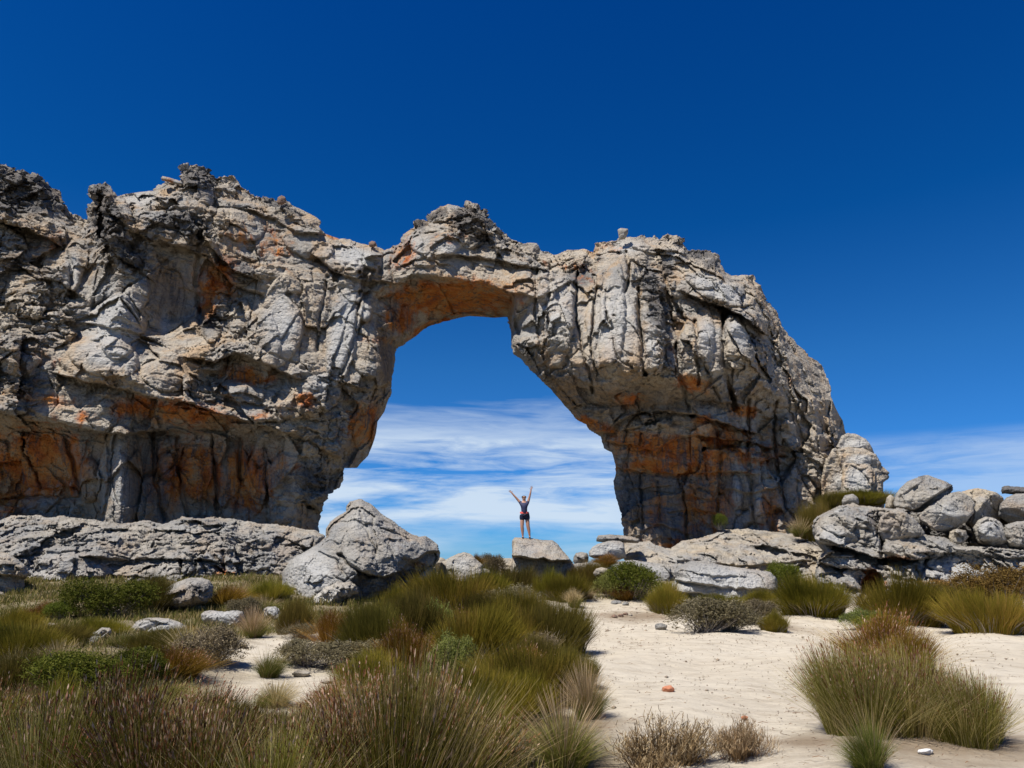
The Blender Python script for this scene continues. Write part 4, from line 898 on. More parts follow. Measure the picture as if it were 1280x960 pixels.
    boulder("stone", [(461,307),(461,303),(465,301),(469,302),(471,306),(468,309),(463,309)], 38.6, 0.4, "small brown stone on the saddle of the lintel", M_BURNT, f=4, R=0.05, rnd=0.3, step=0.5, cat="stone", dz=0.3)
    boulder("stone", [(346,253),(347,247),(352,244),(357,247),(358,253),(353,256),(348,256)], 38.4, 0.4, "dark brown stone on the crest of the left cliff", M_BURNT, f=4, R=0.05, rnd=0.3, step=0.5, cat="stone", dz=0.3)
# ------------------------------------------------------------------ plants
def strips(paths, widths, side, tint):
    """paths (n, k, 3), widths (n, k), side (n, 3) -> one mesh of thin curved blades"""
    n, k, _ = paths.shape
    L = paths - side[:, None, :] * widths[..., None] / 2; Rr = paths + side[:, None, :] * widths[..., None] / 2
    co = np.stack([L, Rr], 2).reshape(n * k * 2, 3)
    b = (np.arange(n) * k * 2)[:, None] + (np.arange(k - 1) * 2)[None]
    b = b.reshape(-1)
    q = np.stack([b, b + 1, b + 3, b + 2], 1)
    return co, q, np.repeat(tint, k * 2)

def join(parts):
    co, q, t, off = [], [], [], 0
    for c, f, tt in parts:
        co.append(c); q.append(f + off); t.append(tt); off += len(c)
    return np.concatenate(co), np.concatenate(q), np.concatenate(t)

def fan(rs, n, h, spread, base, lean, curve, w, k=4, hvar=0.35, wind=(0.07, -0.02), tip=0.25, power=0.6):
    """n stems out of a tuft: height h, base radius base, outward lean and curve; unit = metres before scaling"""
    a = rs.uniform(0, 2 * np.pi, n); r = rs.random(n) ** power
    b = np.stack([np.cos(a) * r * base, np.sin(a) * r * base, np.zeros(n)], 1)
    d = np.stack([np.cos(a), np.sin(a), np.zeros(n)], 1)
    H = h * (1 - hvar * rs.random(n)) * (1 - 0.30 * r ** 2)
    out = lean * r * (0.6 + 0.8 * rs.random(n)) + 0.03
    jit = rs.normal(0, 0.085, (n, 3)); jit[:, 2] = 0
    t = np.linspace(0, 1, k)
    P = b[:, None] + (d * (out * spread)[:, None])[:, None] * t[None, :, None] + (d * (curve * r * spread)[:, None])[:, None] * (t ** 2)[None, :, None]
    P = P + jit[:, None] * t[None, :, None] * h + np.array([wind[0], wind[1], 0]) * h * (t ** 2)[None, :, None]
    P[:, :, 2] += (H[:, None] * (t[None] - 0.35 * (curve * r)[:, None] * t[None] ** 2))
    P[:, :, 2] = np.maximum(P[:, :, 2], 0.01)
    P[:, 0, 2] = -0.06
    sa = rs.uniform(0, np.pi, n); side = np.stack([np.cos(sa), np.sin(sa), np.zeros(n)], 1)
    W = w * (0.7 + 0.6 * rs.random(n))[:, None] * (1 - (1 - tip) * t[None] ** 1.5)
    return P, W, side

def multi(rs, K, n, h, spread, base, lean, curve, w, sub=0.16, **kw):
    """several sub-tufts of different height leaning their own way, so that the outline is uneven"""
    Ps, Ws, Ss, ids = [], [], [], []
    for i in range(K):
        a = rs.uniform(0, 6.28); r = 0.62 * math.sqrt(rs.random()) if i else 0.0
        hh = h * rs.uniform(0.52, 1.0) * (1 - 0.35 * r)
        P, W_, S_ = fan(rs, n // K, hh, spread * 0.50, sub * rs.uniform(0.8, 1.3), lean, curve, w, **kw)
        off = np.array([math.cos(a) * r * base * 1.5, math.sin(a) * r * base * 1.5, 0]); P = P + off
        t = np.linspace(0, 1, P.shape[1])
        P = P + np.array([math.cos(a), math.sin(a), -0.15])[None, None] * (r * lean * 0.75) * (t ** 1.3)[None, :, None]
        P = P + np.array([rs.normal(0, .07), rs.normal(0, .07), 0])[None, None] * t[None, :, None]
        Ps.append(P); Ws.append(W_); Ss.append(S_); ids.append(np.full(len(P), rs.random()))
    return np.concatenate(Ps), np.concatenate(Ws), np.concatenate(Ss), np.concatenate(ids)

def mesh_of(name, parts, mat):
    co, q, t = join(parts); me = mesh_np(name, co, q, smooth=False); set_attr(me, "tint", np.clip(t, 0, 1)); me.materials.append(mat); return me

def cards(rs, C, size, flat=0.0, k=1.6):
    """small leaf quads at points C"""
    n = len(C); u = rs.normal(size=(n, 3)); u[:, 2] = u[:, 2] * 0.6 + 0.5; u /= np.linalg.norm(u, axis=1)[:, None]
    v = np.cross(u, rs.normal(size=(n, 3))); v /= np.linalg.norm(v, axis=1)[:, None] + 1e-9
    s = size * (0.6 + 0.8 * rs.random(n))[:, None]
    A = C - u * s * k / 2; B = C + v * s / 3; D = C + u * s * k / 2; E = C - v * s / 3
    co = np.stack([A, B, D, E], 1).reshape(-1, 3); b = np.arange(n) * 4
    return co, np.stack([b, b + 1, b + 2, b + 3], 1)

PROTO = {}
def proto_restio(key, seed, n, w, mat, headmat, hn=0.6, lean=0.25, curve=0.15, hw=2.2, tintp=(0.1, 0.75), K=7):
    rs = np.random.default_rng(seed)
    P, Wd, sd, ids = multi(rs, K, n, 1.05, 1.0, 0.42, lean, curve, w)
    n = len(P)
    t = np.clip(rs.uniform(*tintp, n) * 0.8 + (ids - 0.5) * 0.45 + 0.55 * (rs.random(n) > 0.88), 0, 1)
    parts = [strips(P, Wd, sd, t)]
    P2, W2, s2 = fan(rs, n // 9, 0.7, 1.2, 0.40, lean * 1.8, curve, w)
    parts.append(strips(P2, W2, s2, rs.uniform(0.85, 1, n // 9)))
    me = mesh_of("stems", parts, mat)
    m = rs.random(n) < hn
    hm = None
    if m.any() and headmat:
        T = P[m, -1]; D = P[m, -1] - P[m, -2]; D /= np.linalg.norm(D, axis=1)[:, None]
        hp = []
        for j in range(3):
            nn = len(T); o = T - D * rs.uniform(0.0, 0.16, nn)[:, None]
            L = rs.uniform(0.020, 0.05, nn)[:, None]
            pth = np.stack([o, o + D * L * 0.5, o + D * L], 1)
            ws = np.array([0.4, 1.0, 0.15])[None] * w * hw * rs.uniform(0.6, 1.3, nn)[:, None]
            hp.append(strips(pth, ws, sd[m], rs.random(nn)))
        hm = mesh_of("seed_heads", hp, headmat)
    PROTO[key] = [("stems", me)] + ([("seed_heads", hm)] if hm else [])

def proto_broom(key, seed, n, w, mat, tips=None, lean=0.26, curve=0.16, K=14):
    """dense dome of fine split stems in uneven sub-tufts"""
    rs = np.random.default_rng(seed)
    P, Wd, sd, ids = multi(rs, K, n, 1.05, 1.0, 0.5, lean, curve, w, sub=0.2, hvar=0.45)
    n = len(P)
    t = np.clip(0.12 + 0.5 * rs.random(n) + 0.45 * (ids - 0.4), 0, 1)
    parts = [strips(P, Wd, sd, t)]
    P2 = P[:, 1:].copy(); j = rs.normal(0, 0.06, (n, 1, 3)) * np.linspace(0, 1, P2.shape[1])[None, :, None]; P2 = P2 + j
    parts.append(strips(P2, Wd[:, 1:] * 0.9, sd, np.clip(t + 0.15, 0, 1)))
    P3, W3, s3 = fan(rs, n // 14, 0.42, 0.9, 0.5, lean * 1.6, curve, w * 1.0)
    me = mesh_of("stems", parts, mat)
    dead = mesh_of("dead_stems", [strips(P3, W3, s3, rs.random(len(P3)))], M_TWIG)
    PROTO[key] = [("stems", me), ("dead_stems", dead)]

def proto_shrub(key, seed, nb, leaves, size, mat, twigmat=None, lumps=9, sparse=0.0, up=0.55):
    """woody dome: branches and many leaf clumps"""
    rs = np.random.default_rng(seed)
    cen = []
    for i in range(lumps):
        a = rs.uniform(0, 6.28); r = 0.62 * math.sqrt(rs.random()); cen.append((r * math.cos(a), r * math.sin(a), (0.35 + 0.33 * rs.random()) * math.sqrt(max(0.1, 1 - r * r)) + 0.05, rs.uniform(0.22, 0.40)))
    cen = np.array(cen)
    br = []
    n = nb; ci = rs.integers(0, lumps, n); tgt = cen[ci, :3] + rs.normal(0, 1, (n, 3)) * cen[ci, 3:4] * 0.62
    tgt[:, 2] = np.maximum(tgt[:, 2], 0.05)
    st = np.stack([rs.normal(0, 0.10, n), rs.normal(0, 0.10, n), np.full(n, -0.05)], 1)
    mid = st * 0.5 + tgt * 0.5 + rs.normal(0, 0.04, (n, 3)); mid[:, 2] *= 0.8
    path = np.stack([st, mid, tgt], 1); sa = rs.uniform(0, np.pi, n)
    side = np.stack([np.cos(sa), np.sin(sa), np.zeros(n)], 1)
    br.append(strips(path, np.array([0.02, 0.012, 0.004])[None] * np.ones((n, 1)), side, rs.random(n)))
    # leaves sit on the outer shell of each lump, along short sprigs
    m = leaves; ci = rs.integers(0, lumps, m // 6); d = rs.normal(size=(m // 6, 3)); d[:, 2] += up; d /= np.linalg.norm(d, axis=1)[:, None]
    rad = cen[ci, 3] * (0.55 + 0.55 * rs.random(m // 6)); root = cen[ci, :3] + d * rad[:, None] * np.array([1, 1, 0.8])
    C = np.repeat(root, 6, 0) + np.repeat(d, 6, 0) * (np.tile(np.arange(6), m // 6)[:, None] * size * 0.8) + rs.normal(0, size * 0.5, (m // 6 * 6, 3))
    C[:, 2] = np.maximum(C[:, 2], 0.01)
    co, q = cards(rs, C, size); tint = np.clip(np.repeat(np.repeat(rs.random(m // 6), 6), 4) * 0.8 + 0.1 + np.repeat(rs.normal(0, 0.1, len(C)), 4), 0, 1)
    leaf = mesh_of("leaves", [(co, q, tint)], mat)
    tw = mesh_of("branches", br, twigmat or M_TWIG)
    PROTO[key] = [("leaves", leaf), ("branches", tw)]

def proto_grass(key, seed, n, w, mat, strawn=0.3, curve=0.7, lean=0.6, heads=True):
    rs = np.random.default_rng(seed)
    P, Wd, sd, ids = multi(rs, 6, n, 0.9, 1.0, 0.35, lean, curve, w, sub=0.14, k=5, hvar=0.55, tip=0.1); n = len(P)
    me = mesh_of("blades", [strips(P, Wd, sd, rs.random(n) ** 2.0 * 0.9)], mat)
    ns = int(n * strawn)
    out = [("blades", me)]
    if ns:
        P2, W2, s2 = fan(rs, ns, 0.95, 1.0, 0.25, lean * 0.8, curve * 0.6, w * 1.1, k=5, hvar=0.5)
        W2[:, -2:] *= 1.8
        out.append(("straw", mesh_of("straw", [strips(P2, W2, s2, rs.random(ns))], M_STRAW)))
    PROTO[key] = out

def make_protos():
    proto_restio("restio_a", 1, 2300, 0.0066, M_RESTIO, M_HEAD, hn=0.5, hw=1.9); proto_restio("restio_b", 2, 2200, 0.0066, M_RESTIO, M_HEAD, hn=0.65, lean=0.3, curve=0.2, hw=1.9)
    proto_restio("restio_c", 3, 2300, 0.0066, M_RESTIO, M_HEAD, hn=0.18, lean=0.25, curve=0.2, tintp=(0.15, 0.9), hw=1.8)
    proto_restio("big_a", 4, 5200, 0.0068, M_RESTIO, M_HEAD, hn=0.25, lean=0.32, curve=0.2, hw=1.5, tintp=(0.15, 1.0), K=11)
    proto_restio("bronze_a", 5, 4200, 0.009, M_BRONZE, M_HEAD, hn=0.3, lean=0.4, curve=0.2, hw=1.4)
    proto_restio("bronze_b", 6, 4200, 0.009, M_BRONZE, M_HEAD, hn=0.3, lean=0.5, curve=0.3, hw=1.4)
    for i in range(3): proto_broom("broom_%d" % i, 10 + i, 5000, 0.010, M_BROOM)
    for i in range(2): proto_broom("olive_%d" % i, 20 + i, 5000, 0.010, M_OLIVE)
    proto_shrub("grey_0", 30, 260, 17000, 0.028, M_GREYLEAF, lumps=12); proto_shrub("grey_1", 31, 260, 17000, 0.028, M_GREYLEAF, lumps=10)
    proto_shrub("green_0", 32, 200, 16000, 0.030, M_GREEN); proto_shrub("green_1", 33, 200, 16000, 0.030, M_GREEN, lumps=12)
    proto_shrub("pale_0", 34, 200, 11000, 0.034, M_PALEGREEN); proto_shrub("heath_0", 35, 200, 20000, 0.026, M_HEATH, lumps=14)
    proto_grass("grass_0", 40, 2600, 0.009, M_GRASS, strawn=0.12); proto_grass("grass_1", 41, 2200, 0.009, M_GRASS, strawn=0.3)
    proto_grass("grass_2", 42, 2600, 0.009, M_GRASS, strawn=0.04); proto_grass("straw_0", 43, 900, 0.010, M_STRAW, strawn=0, curve=1.1, lean=1.0)
    rs = np.random.default_rng(50)
    for i in range(2):
        n = 420
        P, Wd, sd, ids = multi(rs, 7, n, 0.95, 1.0, 0.5, 0.6, 0.15, 0.015, sub=0.2, hvar=0.6, wind=(0.02, 0)); n = len(P)
        P = P + rs.normal(0, 0.02, P.shape)
        ps = [strips(P, Wd, sd, rs.random(n) * 0.6)]
        for k in range(9):
            f = rs.uniform(0.3, 0.95, n); j = np.minimum((f * 3).astype(int), 2); fr = f * 3 - j
            o = P[np.arange(n), j] * (1 - fr)[:, None] + P[np.arange(n), j + 1] * fr[:, None]
            d = rs.normal(0, 1, (n, 3)); d[:, 2] = np.abs(d[:, 2]) * 0.8 + 0.5; d /= np.linalg.norm(d, axis=1)[:, None]
            L = rs.uniform(0.06, 0.17, n)[:, None]
            pth = np.stack([o, o + d * L * 0.5 + rs.normal(0, .006, (n, 3)), o + d * L], 1)
            ps.append(strips(pth, np.array([1, .9, .8])[None] * rs.uniform(0.008, 0.013, n)[:, None], sd, rs.random(n)))
        PROTO["dry_%d" % i] = [("twigs", mesh_of("twigs", ps, M_DRY))]

EXT = {}
def extent(key):
    if key not in EXT:
        me = PROTO[key][0][1]; c = np.empty(len(me.vertices) * 3, np.float32); me.vertices.foreach_get("co", c); c = c.reshape(-1, 3)
        EXT[key] = (float(np.percentile(np.abs(c[:, 0]), 97.5)), float(np.percentile(c[:, 2], 99)))
    return EXT[key]

def place(key, name, cat, u, v, w, h, label, group=None, flip=1, sink=0.0):
    x, y, z = ground_at(u, v)
    y2 = y + 0.28 * w / F * y        # the traced foot is the near edge of the plant
    rx, ry, rz = ray(u, v); x2 = float(rx / ry * y2)
    z2 = float(ground_h(x2, y2))
    parts = PROTO[key]; er, eh = extent(key)
    if cat == "grass": h *= 0.84
    sx = w / F * y2 / 2 / er / 1.06; sz = max(0.35 * h, h - 0.27 * w * 1.6 / y2) / F * y2 / eh / 1.12
    e = bpy.data.objects.new(name, None); COL.objects.link(e); e.empty_display_size = 0.1
    e.location = (x2, y2, z2 - sink); e.rotation_euler = (0, 0, rng.uniform(0, 6.28)); e.scale = (sx, sx, sz)
    tag(e, label, cat, group)
    for pn, me in parts:
        c = bpy.data.objects.new(pn, me); COL.objects.link(c); c.parent = e
    return e
def plants():
    make_protos()
    B, O_, R_ = "broom_bush", "restio_bush", "restio_bush"
    L = [
    # key, name, category, u, v(foot), width px, height px, label
    ("green_0","leafy_shrub","shrub",135,776,95,52,"dark green leafy bush in front of the left rock shelf"),
    ("olive_0","broom_bush","bush",192,766,60,46,"olive broom bush between the dark leafy bush and the slanted slab"),
    ("bronze_a","restio_bush","bush",50,775,40,22,"small orange tinged tuft beside the capped rock's foot"),
    ("green_1","leafy_shrub","shrub",75,777,34,24,"little dark green bush left of the dark leafy bush"),
    ("bronze_b","restio_bush","bush",278,762,55,28,"rusty heath tuft just right of the slanted slab"),
    ("grass_0","grass_tuft","grass",302,750,46,20,"fine pale tuft against the pitted shelf's right end"),
    ("grey_0","grey_shrub","shrub",305,772,36,24,"grey twiggy shrub between the rusty heath and the boulder"),
    ("broom_0","broom_bush","bush",340,754,42,26,"yellow green broom just left of the pointed boulder"),
    ("olive_1","broom_bush","bush",367,792,42,44,"small dark olive bush under the pointed boulder's left foot"),
    ("grey_1","grey_shrub","shrub",372,800,40,18,"low grey twiggy shrub below the cracked slab"),
    ("grass_1","grass_tuft","grass",315,798,46,34,"rounded straw topped tuft at the top of the left clearing"),
    ("grass_2","grass_tuft","grass",333,850,50,36,"green tuft standing alone in the left clearing"),
    ("grey_0","grey_shrub","shrub",262,838,70,52,"grey green twiggy shrub left of the sandy clearing"),
    ("grass_0","grass_tuft","grass",235,826,70,40,"loose grass tuft behind the grey green twiggy shrub"),
    ("green_1","leafy_shrub","shrub",95,884,110,66,"bright green low bush in the left grass"),
    ("green_0","leafy_shrub","shrub",160,870,80,55,"green bush joining the bright low bush on its right"),
    ("broom_1","broom_bush","bush",25,830,90,48,"wide green bush at the left edge below the capped rock"),
    ("grass_1","grass_tuft","grass",70,838,60,30,"dry seeded tuft between the left green bushes"),
    ("straw_0","grass_tuft","grass",15,865,70,60,"feathery straw grass bending at the left picture edge"),
    ("straw_0","grass_tuft","grass",40,890,60,50,"second straw tuft nearer the camera at the left edge"),
    ("olive_0","broom_bush","bush",195,822,70,34,"olive tuft in front of the bluish white rock"),
    ("grass_2","grass_tuft","grass",150,812,50,24,"short green tuft between the two white rocks"),
    ("bronze_a","restio_bush","bush",240,802,40,20,"small bronze tuft under the bluish white rock"),
    ("bronze_b","restio_bush","bush",412,812,56,50,"bronze tinged bush at the left of the central thicket"),
    ("olive_1","broom_bush","bush",466,822,84,68,"grey olive bush leaning over the cracked slab"),
    ("olive_0","broom_bush","bush",510,814,86,72,"dark olive bush in the middle of the central thicket"),
    ("grey_1","grey_shrub","shrub",440,840,90,36,"grey woody shrub low in the central thicket"),
    ("broom_2","broom_bush","bush",497,772,44,36,"yellow green broom in the shade of the pointed boulder"),
    ("broom_1","broom_bush","bush",465,862,76,44,"small green broom beside the left clearing"),
    ("bronze_a","restio_bush","bush",505,842,76,60,"bronze bush between two olive ones in the thicket"),
    ("grey_0","grey_shrub","shrub",378,836,60,34,"grey cushion shrub at the clearing's right edge"),
    ("broom_0","broom_bush","bush",572,770,100,54,"bright green broom below the grey peaked rock"),
    ("broom_2","broom_bush","bush",607,764,64,46,"green broom at the right end of the bright one"),
    ("grey_1","grey_shrub","shrub",612,722,28,30,"grey brown shrub between the two rocks behind the broom"),
    ("bronze_b","restio_bush","bush",595,706,16,14,"brown tuft growing beside the grey peaked rock"),
    ("pale_0","leafy_shrub","shrub",545,812,54,58,"pale green leafy shrub in the thicket, the higher of two"),
    ("pale_0","leafy_shrub","shrub",562,856,60,62,"pale green leafy shrub in the thicket, the lower of two"),
    ("broom_1","broom_bush","bush",595,828,100,66,"golden green broom right of the pale leafy shrubs"),
    ("broom_0","broom_bush","bush",566,902,100,40,"broad green bush below the pale leafy shrubs"),
    ("grey_0","grey_shrub","shrub",640,770,66,36,"grey olive shrub in front of the flat topped rock's left foot"),
    ("olive_0","broom_bush","bush",640,746,60,36,"olive tuft left of the flat topped rock"),
    ("olive_1","broom_bush","bush",690,820,86,68,"shaggy grey olive bush at the sand's left edge"),
    ("broom_2","broom_bush","bush",632,820,84,70,"green broom behind the shaggy grey olive bush"),
    ("grey_1","grey_shrub","shrub",658,826,60,34,"bare grey shrub under the shaggy grey olive bush"),
    ("grass_2","grass_tuft","grass",688,824,40,32,"soft green tuft beside the bare grey shrub"),
    ("broom_0","broom_bush","bush",668,884,120,70,"dark green broom spilling onto the sand"),
    ("olive_0","broom_bush","bush",715,862,60,46,"dark outer bush nearest the sand, above the pale tuft"),
    ("broom_1","broom_bush","bush",605,918,110,80,"broad golden green bush in the near thicket"),
    ("bronze_b","restio_bush","bush",640,870,80,56,"bronze topped bush in the middle of the near thicket"),
    ("straw_0","grass_tuft","grass",688,905,54,40,"upright straw tuft at the thicket's lower right"),
    ("grass_1","grass_tuft","grass",733,903,64,60,"green and straw tuft at the sand's left edge"),
    ("grass_0","grass_tuft","grass",704,966,104,80,"round grey green grass tuft at the bottom centre"),
    ("grey_0","grey_shrub","shrub",625,960,90,34,"flat brown twiggy shrub left of the round grass tuft"),
    ("dry_0","dry_shrub","shrub",826,966,98,60,"dry brown shrub at the bottom edge of the sand"),
    ("dry_1","dry_shrub","shrub",923,950,66,46,"smaller dry brown shrub standing right of the first"),
    ("broom_2","broom_bush","bush",686,750,46,36,"green broom at the right foot of the flat topped rock"),
    ("broom_0","broom_bush","bush",708,752,44,34,"yellow green broom just right of the flat rock's broom"),
    ("olive_1","broom_bush","bush",735,734,50,30,"olive bush below the stacked pair of rocks"),
    ("bronze_a","restio_bush","bush",757,706,34,14,"brown tuft right beneath the split pale rock"),
    ("grass_1","grass_tuft","grass",717,760,26,20,"small pale tuft at the sand's back edge"),
    ("straw_0","grass_tuft","grass",732,750,40,22,"arching straw tuft beside the small pale tuft"),
    ("green_1","leafy_shrub","shrub",795,752,64,48,"rounded green leafy bush at the back of the sand"),
    ("pale_0","leafy_shrub","shrub",764,750,44,34,"pale green leafy bush left of the rounded green one"),
    ("bronze_b","restio_bush","bush",783,752,36,24,"golden tuft in front of the rounded green leafy bush"),
    ("broom_1","broom_bush","bush",836,768,46,38,"yellow green broom left of the layered rock"),
    ("grey_1","grey_shrub","shrub",880,793,80,46,"wide grey brown shrub in front of the layered rock"),
    ("grey_0","grey_shrub","shrub",912,790,60,34,"grey brown shrub joined to the wide one's right side"),
    ("grey_1","grey_shrub","shrub",944,782,40,32,"dark round cushion shrub at the sand's back"),
    ("broom_2","broom_bush","bush",968,790,34,24,"little green broom right of the dark round cushion"),
    ("broom_0","broom_bush","bush",950,764,40,26,"small green broom behind the dark round cushion"),
    ("pale_0","leafy_shrub","shrub",876,748,20,12,"tiny green plant growing on the layered rock's left end"),
    ("broom_1","broom_bush","bush",1016,770,84,48,"bright yellow green broom in front of the outcrop"),
    ("green_0","leafy_shrub","shrub",985,740,46,36,"dark green shrub between the layered rock and the outcrop"),
    ("green_1","leafy_shrub","shrub",1003,716,36,26,"green shrub at the outcrop's left shoulder"),
    ("olive_0","broom_bush","bush",1018,672,34,44,"olive tuft in the corner under the arch's right flank"),
    ("olive_1","broom_bush","bush",1043,636,40,22,"olive tuft higher up beside the split boulder"),
    ("broom_0","broom_bush","bush",1078,628,60,16,"low tuft at the foot of the split boulder"),
    ("grass_0","grass_tuft","grass",1000,668,26,16,"grass tuft on the cream shelf near the flank"),
    ("broom_2","broom_bush","bush",1130,782,100,60,"large olive green broom before the orange hollow"),
    ("olive_1","broom_bush","bush",1172,772,56,40,"olive bush joined to the large broom's right"),
    ("pale_0","leafy_shrub","shrub",1078,788,50,26,"creeping leafy plant at the large broom's left foot"),
    ("green_1","leafy_shrub","shrub",1100,792,50,22,"creeping green plant behind the bronze restio"),
    ("heath_0","leafy_shrub","shrub",1175,750,70,26,"brownish olive heath along the foot of the outcrop"),
    ("heath_0","leafy_shrub","shrub",1256,770,80,62,"rounded rusty heath bush at the right edge"),
    ("olive_0","broom_bush","bush",1210,760,50,30,"olive bush left of the rounded rusty heath"),
    ("broom_0","broom_bush","bush",1238,792,84,54,"green broom standing on sand at the right edge"),
    ("grey_0","grey_shrub","shrub",1195,786,34,36,"grey dead shrub against the right green broom"),
    ("bronze_a","restio_bush","bush",1103,836,100,70,"bronze restio clump rising behind the large right one"),
    ("bronze_b","restio_bush","bush",1130,850,80,60,"bronze and grey restio to the right of the first bronze clump"),
    ("big_a","restio_bush","bush",1086,924,136,112,"large green restio clump on the right sand, its left half"),
    ("big_a","restio_bush","bush",1145,926,120,112,"tall middle of the large restio clump on the right sand"),
    ("big_a","restio_bush","bush",1205,934,112,92,"right half of the large restio clump on the right sand"),
    ("grass_2","grass_tuft","grass",1092,968,76,74,"yellow green grass tuft in front of the large restio clump"),
    ("broom_2","broom_bush","bush",540,766,56,44,"green broom filling the gap right of the pointed boulder"),
    ("bronze_a","restio_bush","bush",575,812,70,46,"bronze green bush behind the higher pale leafy shrub"),
    ("broom_1","broom_bush","bush",655,790,70,50,"golden olive bush in the upper right of the thicket"),
    ("olive_1","broom_bush","bush",610,796,80,54,"dark olive bush in the upper middle of the thicket"),
    ("bronze_b","restio_bush","bush",530,884,76,40,"bronze bush below the lower pale leafy shrub"),
    ("olive_0","broom_bush","bush",668,850,70,50,"olive bush between the soft green tuft and the dark broom"),
    ("broom_0","broom_bush","bush",640,905,90,60,"green broom just above the upright straw tuft"),
    ("broom_1","broom_bush","bush",120,800,60,26,"small green broom left of the broken white rock"),
    ("olive_1","broom_bush","bush",65,812,70,34,"olive bush under the capped rock"),
    ("broom_2","broom_bush","bush",15,795,60,30,"green tuft touching the left picture edge"),
    ("bronze_b","restio_bush","bush",215,856,80,44,"reddish brown tuft under the grey green shrub"),
    ("olive_0","broom_bush","bush",30,872,90,50,"dark green bush at the left edge behind the straw grass"),
    ("grass_0","grass_tuft","grass",330,766,40,18,"thin pale grass above the left clearing"),
    ("olive_1","broom_bush","bush",760,742,40,28,"olive tuft behind the pale green leafy bush"),
    ("broom_0","broom_bush","bush",905,768,50,24,"green tuft between the grey brown shrub and layered rock"),
    ("broom_0","broom_bush","bush",592,968,90,96,"tall golden green bush at the right end of the near field"),
    ("olive_0","broom_bush","bush",300,948,90,64,"dark rounded bush sunk among the near restios, left"),
    ("broom_2","broom_bush","bush",60,935,100,70,"yellow green bush among the near restios by the left edge"),
    ("bronze_a","restio_bush","bush",420,900,80,44,"bronze tuft at the front edge of the clearing"),
    ("grass_1","grass_tuft","grass",345,888,60,30,"low straw and green tuft in front of the clearing"),
    ("grass_2","grass_tuft","grass",265,905,70,44,"soft green tuft among the restios left of the clearing's front"),
    # plants on the arch and ledges
    ("green_1","leafy_shrub","shrub",900,660,14,18,"dark little bush at the foot of the right leg"),
    ("grass_2","grass_tuft","grass",845,758,22,12,"grass sprig between the yellow broom and the layered rock"),
    ]
    up = {"olive tuft in the corner under the arch's right flank":(33.8,), "olive tuft higher up beside the split boulder":(34.5,), "low tuft at the foot of the split boulder":(34.8,), "grass tuft on the cream shelf near the flank":(33.2,),
          "dark little bush at the foot of the right leg":(34.8,), "brown tuft right beneath the split pale rock":(29.6,), "tiny green plant growing on the layered rock's left end":(24.6,), "brown tuft growing beside the grey peaked rock":(27.9,)}
    for k, nme, cat, u, v, w, h, lab in L:
        if lab in up:
            Yd = up[lab][0]; x, y, z = at(u, v, Yd)
            e = place(k, nme, cat, 640, 800, 10, 10, lab)
            e.location = (float(x), float(y), float(z) - 0.05); er, eh = extent(k); sx = w / F * Yd / 2 / er; e.scale = (sx, sx, h / F * Yd / eh)
        else:
            place(k, nme, cat, u, v, w, h, lab)
    # the near restio field at the lower left: rows of separate clumps
    rs = np.random.default_rng(77)
    near = [(-40,1010),(40,1040),(120,1020),(200,1050),(280,1030),(350,1060),(430,1040),(505,1050),(560,1010),(-10,960),(70,965),(150,950),(225,968),(300,955),(375,965),(450,960),(520,965),(0,915),(80,925),(170,915),(250,925),(400,930),(470,925),(540,935),(470,888),(520,890),(200,885)]
    where = ["at the far left of the near restio field","second along the nearest row of restios","third along the nearest row of restios","fourth along the nearest row of restios","middle of the nearest row of restios","right of the middle in the nearest row","near the right end of the nearest restio row","second last of the nearest restio row","last clump at the right end of the nearest row",
      "leftmost of the second restio row","second of the second restio row, left side","third of the second restio row","fourth of the second restio row, below the clearing","fifth of the second restio row","sixth of the second restio row","seventh of the second restio row","last of the second restio row",
      "by the left edge in the third restio row","below the bright green bush in the third restio row","third row, below the joined green bush","third row, below the grey green shrub","third row, just right of the clearing","third row, below the small green broom","third row, left of the broad green bush",
      "farthest row, under the clearing's lower right corner","farthest row, below the grey woody shrub","farthest row, below the grey green shrub"]
    kinds = ["restio_a", "restio_b", "restio_c"]; words = ["brown headed restio clump", "fanned russet headed restio clump", "olive restio clump with pale stems"]
    for i, ((u, v), wh) in enumerate(zip(near, where)):
        k = int(rs.integers(0, 3)); x, y, z = ground_at(min(max(u, -60), 1300), v)
        top = 848 if u > 430 else (890 if u > 270 else 858)
        hpx = max(34, v - top) * rs.uniform(0.72, 1.10); wpx = (60 + 0.85 * hpx) * rs.uniform(0.85, 1.15)
        place(kinds[k], "restio_bush", "bush", u, v, wpx, hpx, words[k] + ", " + wh, group="restio clumps of the near field")

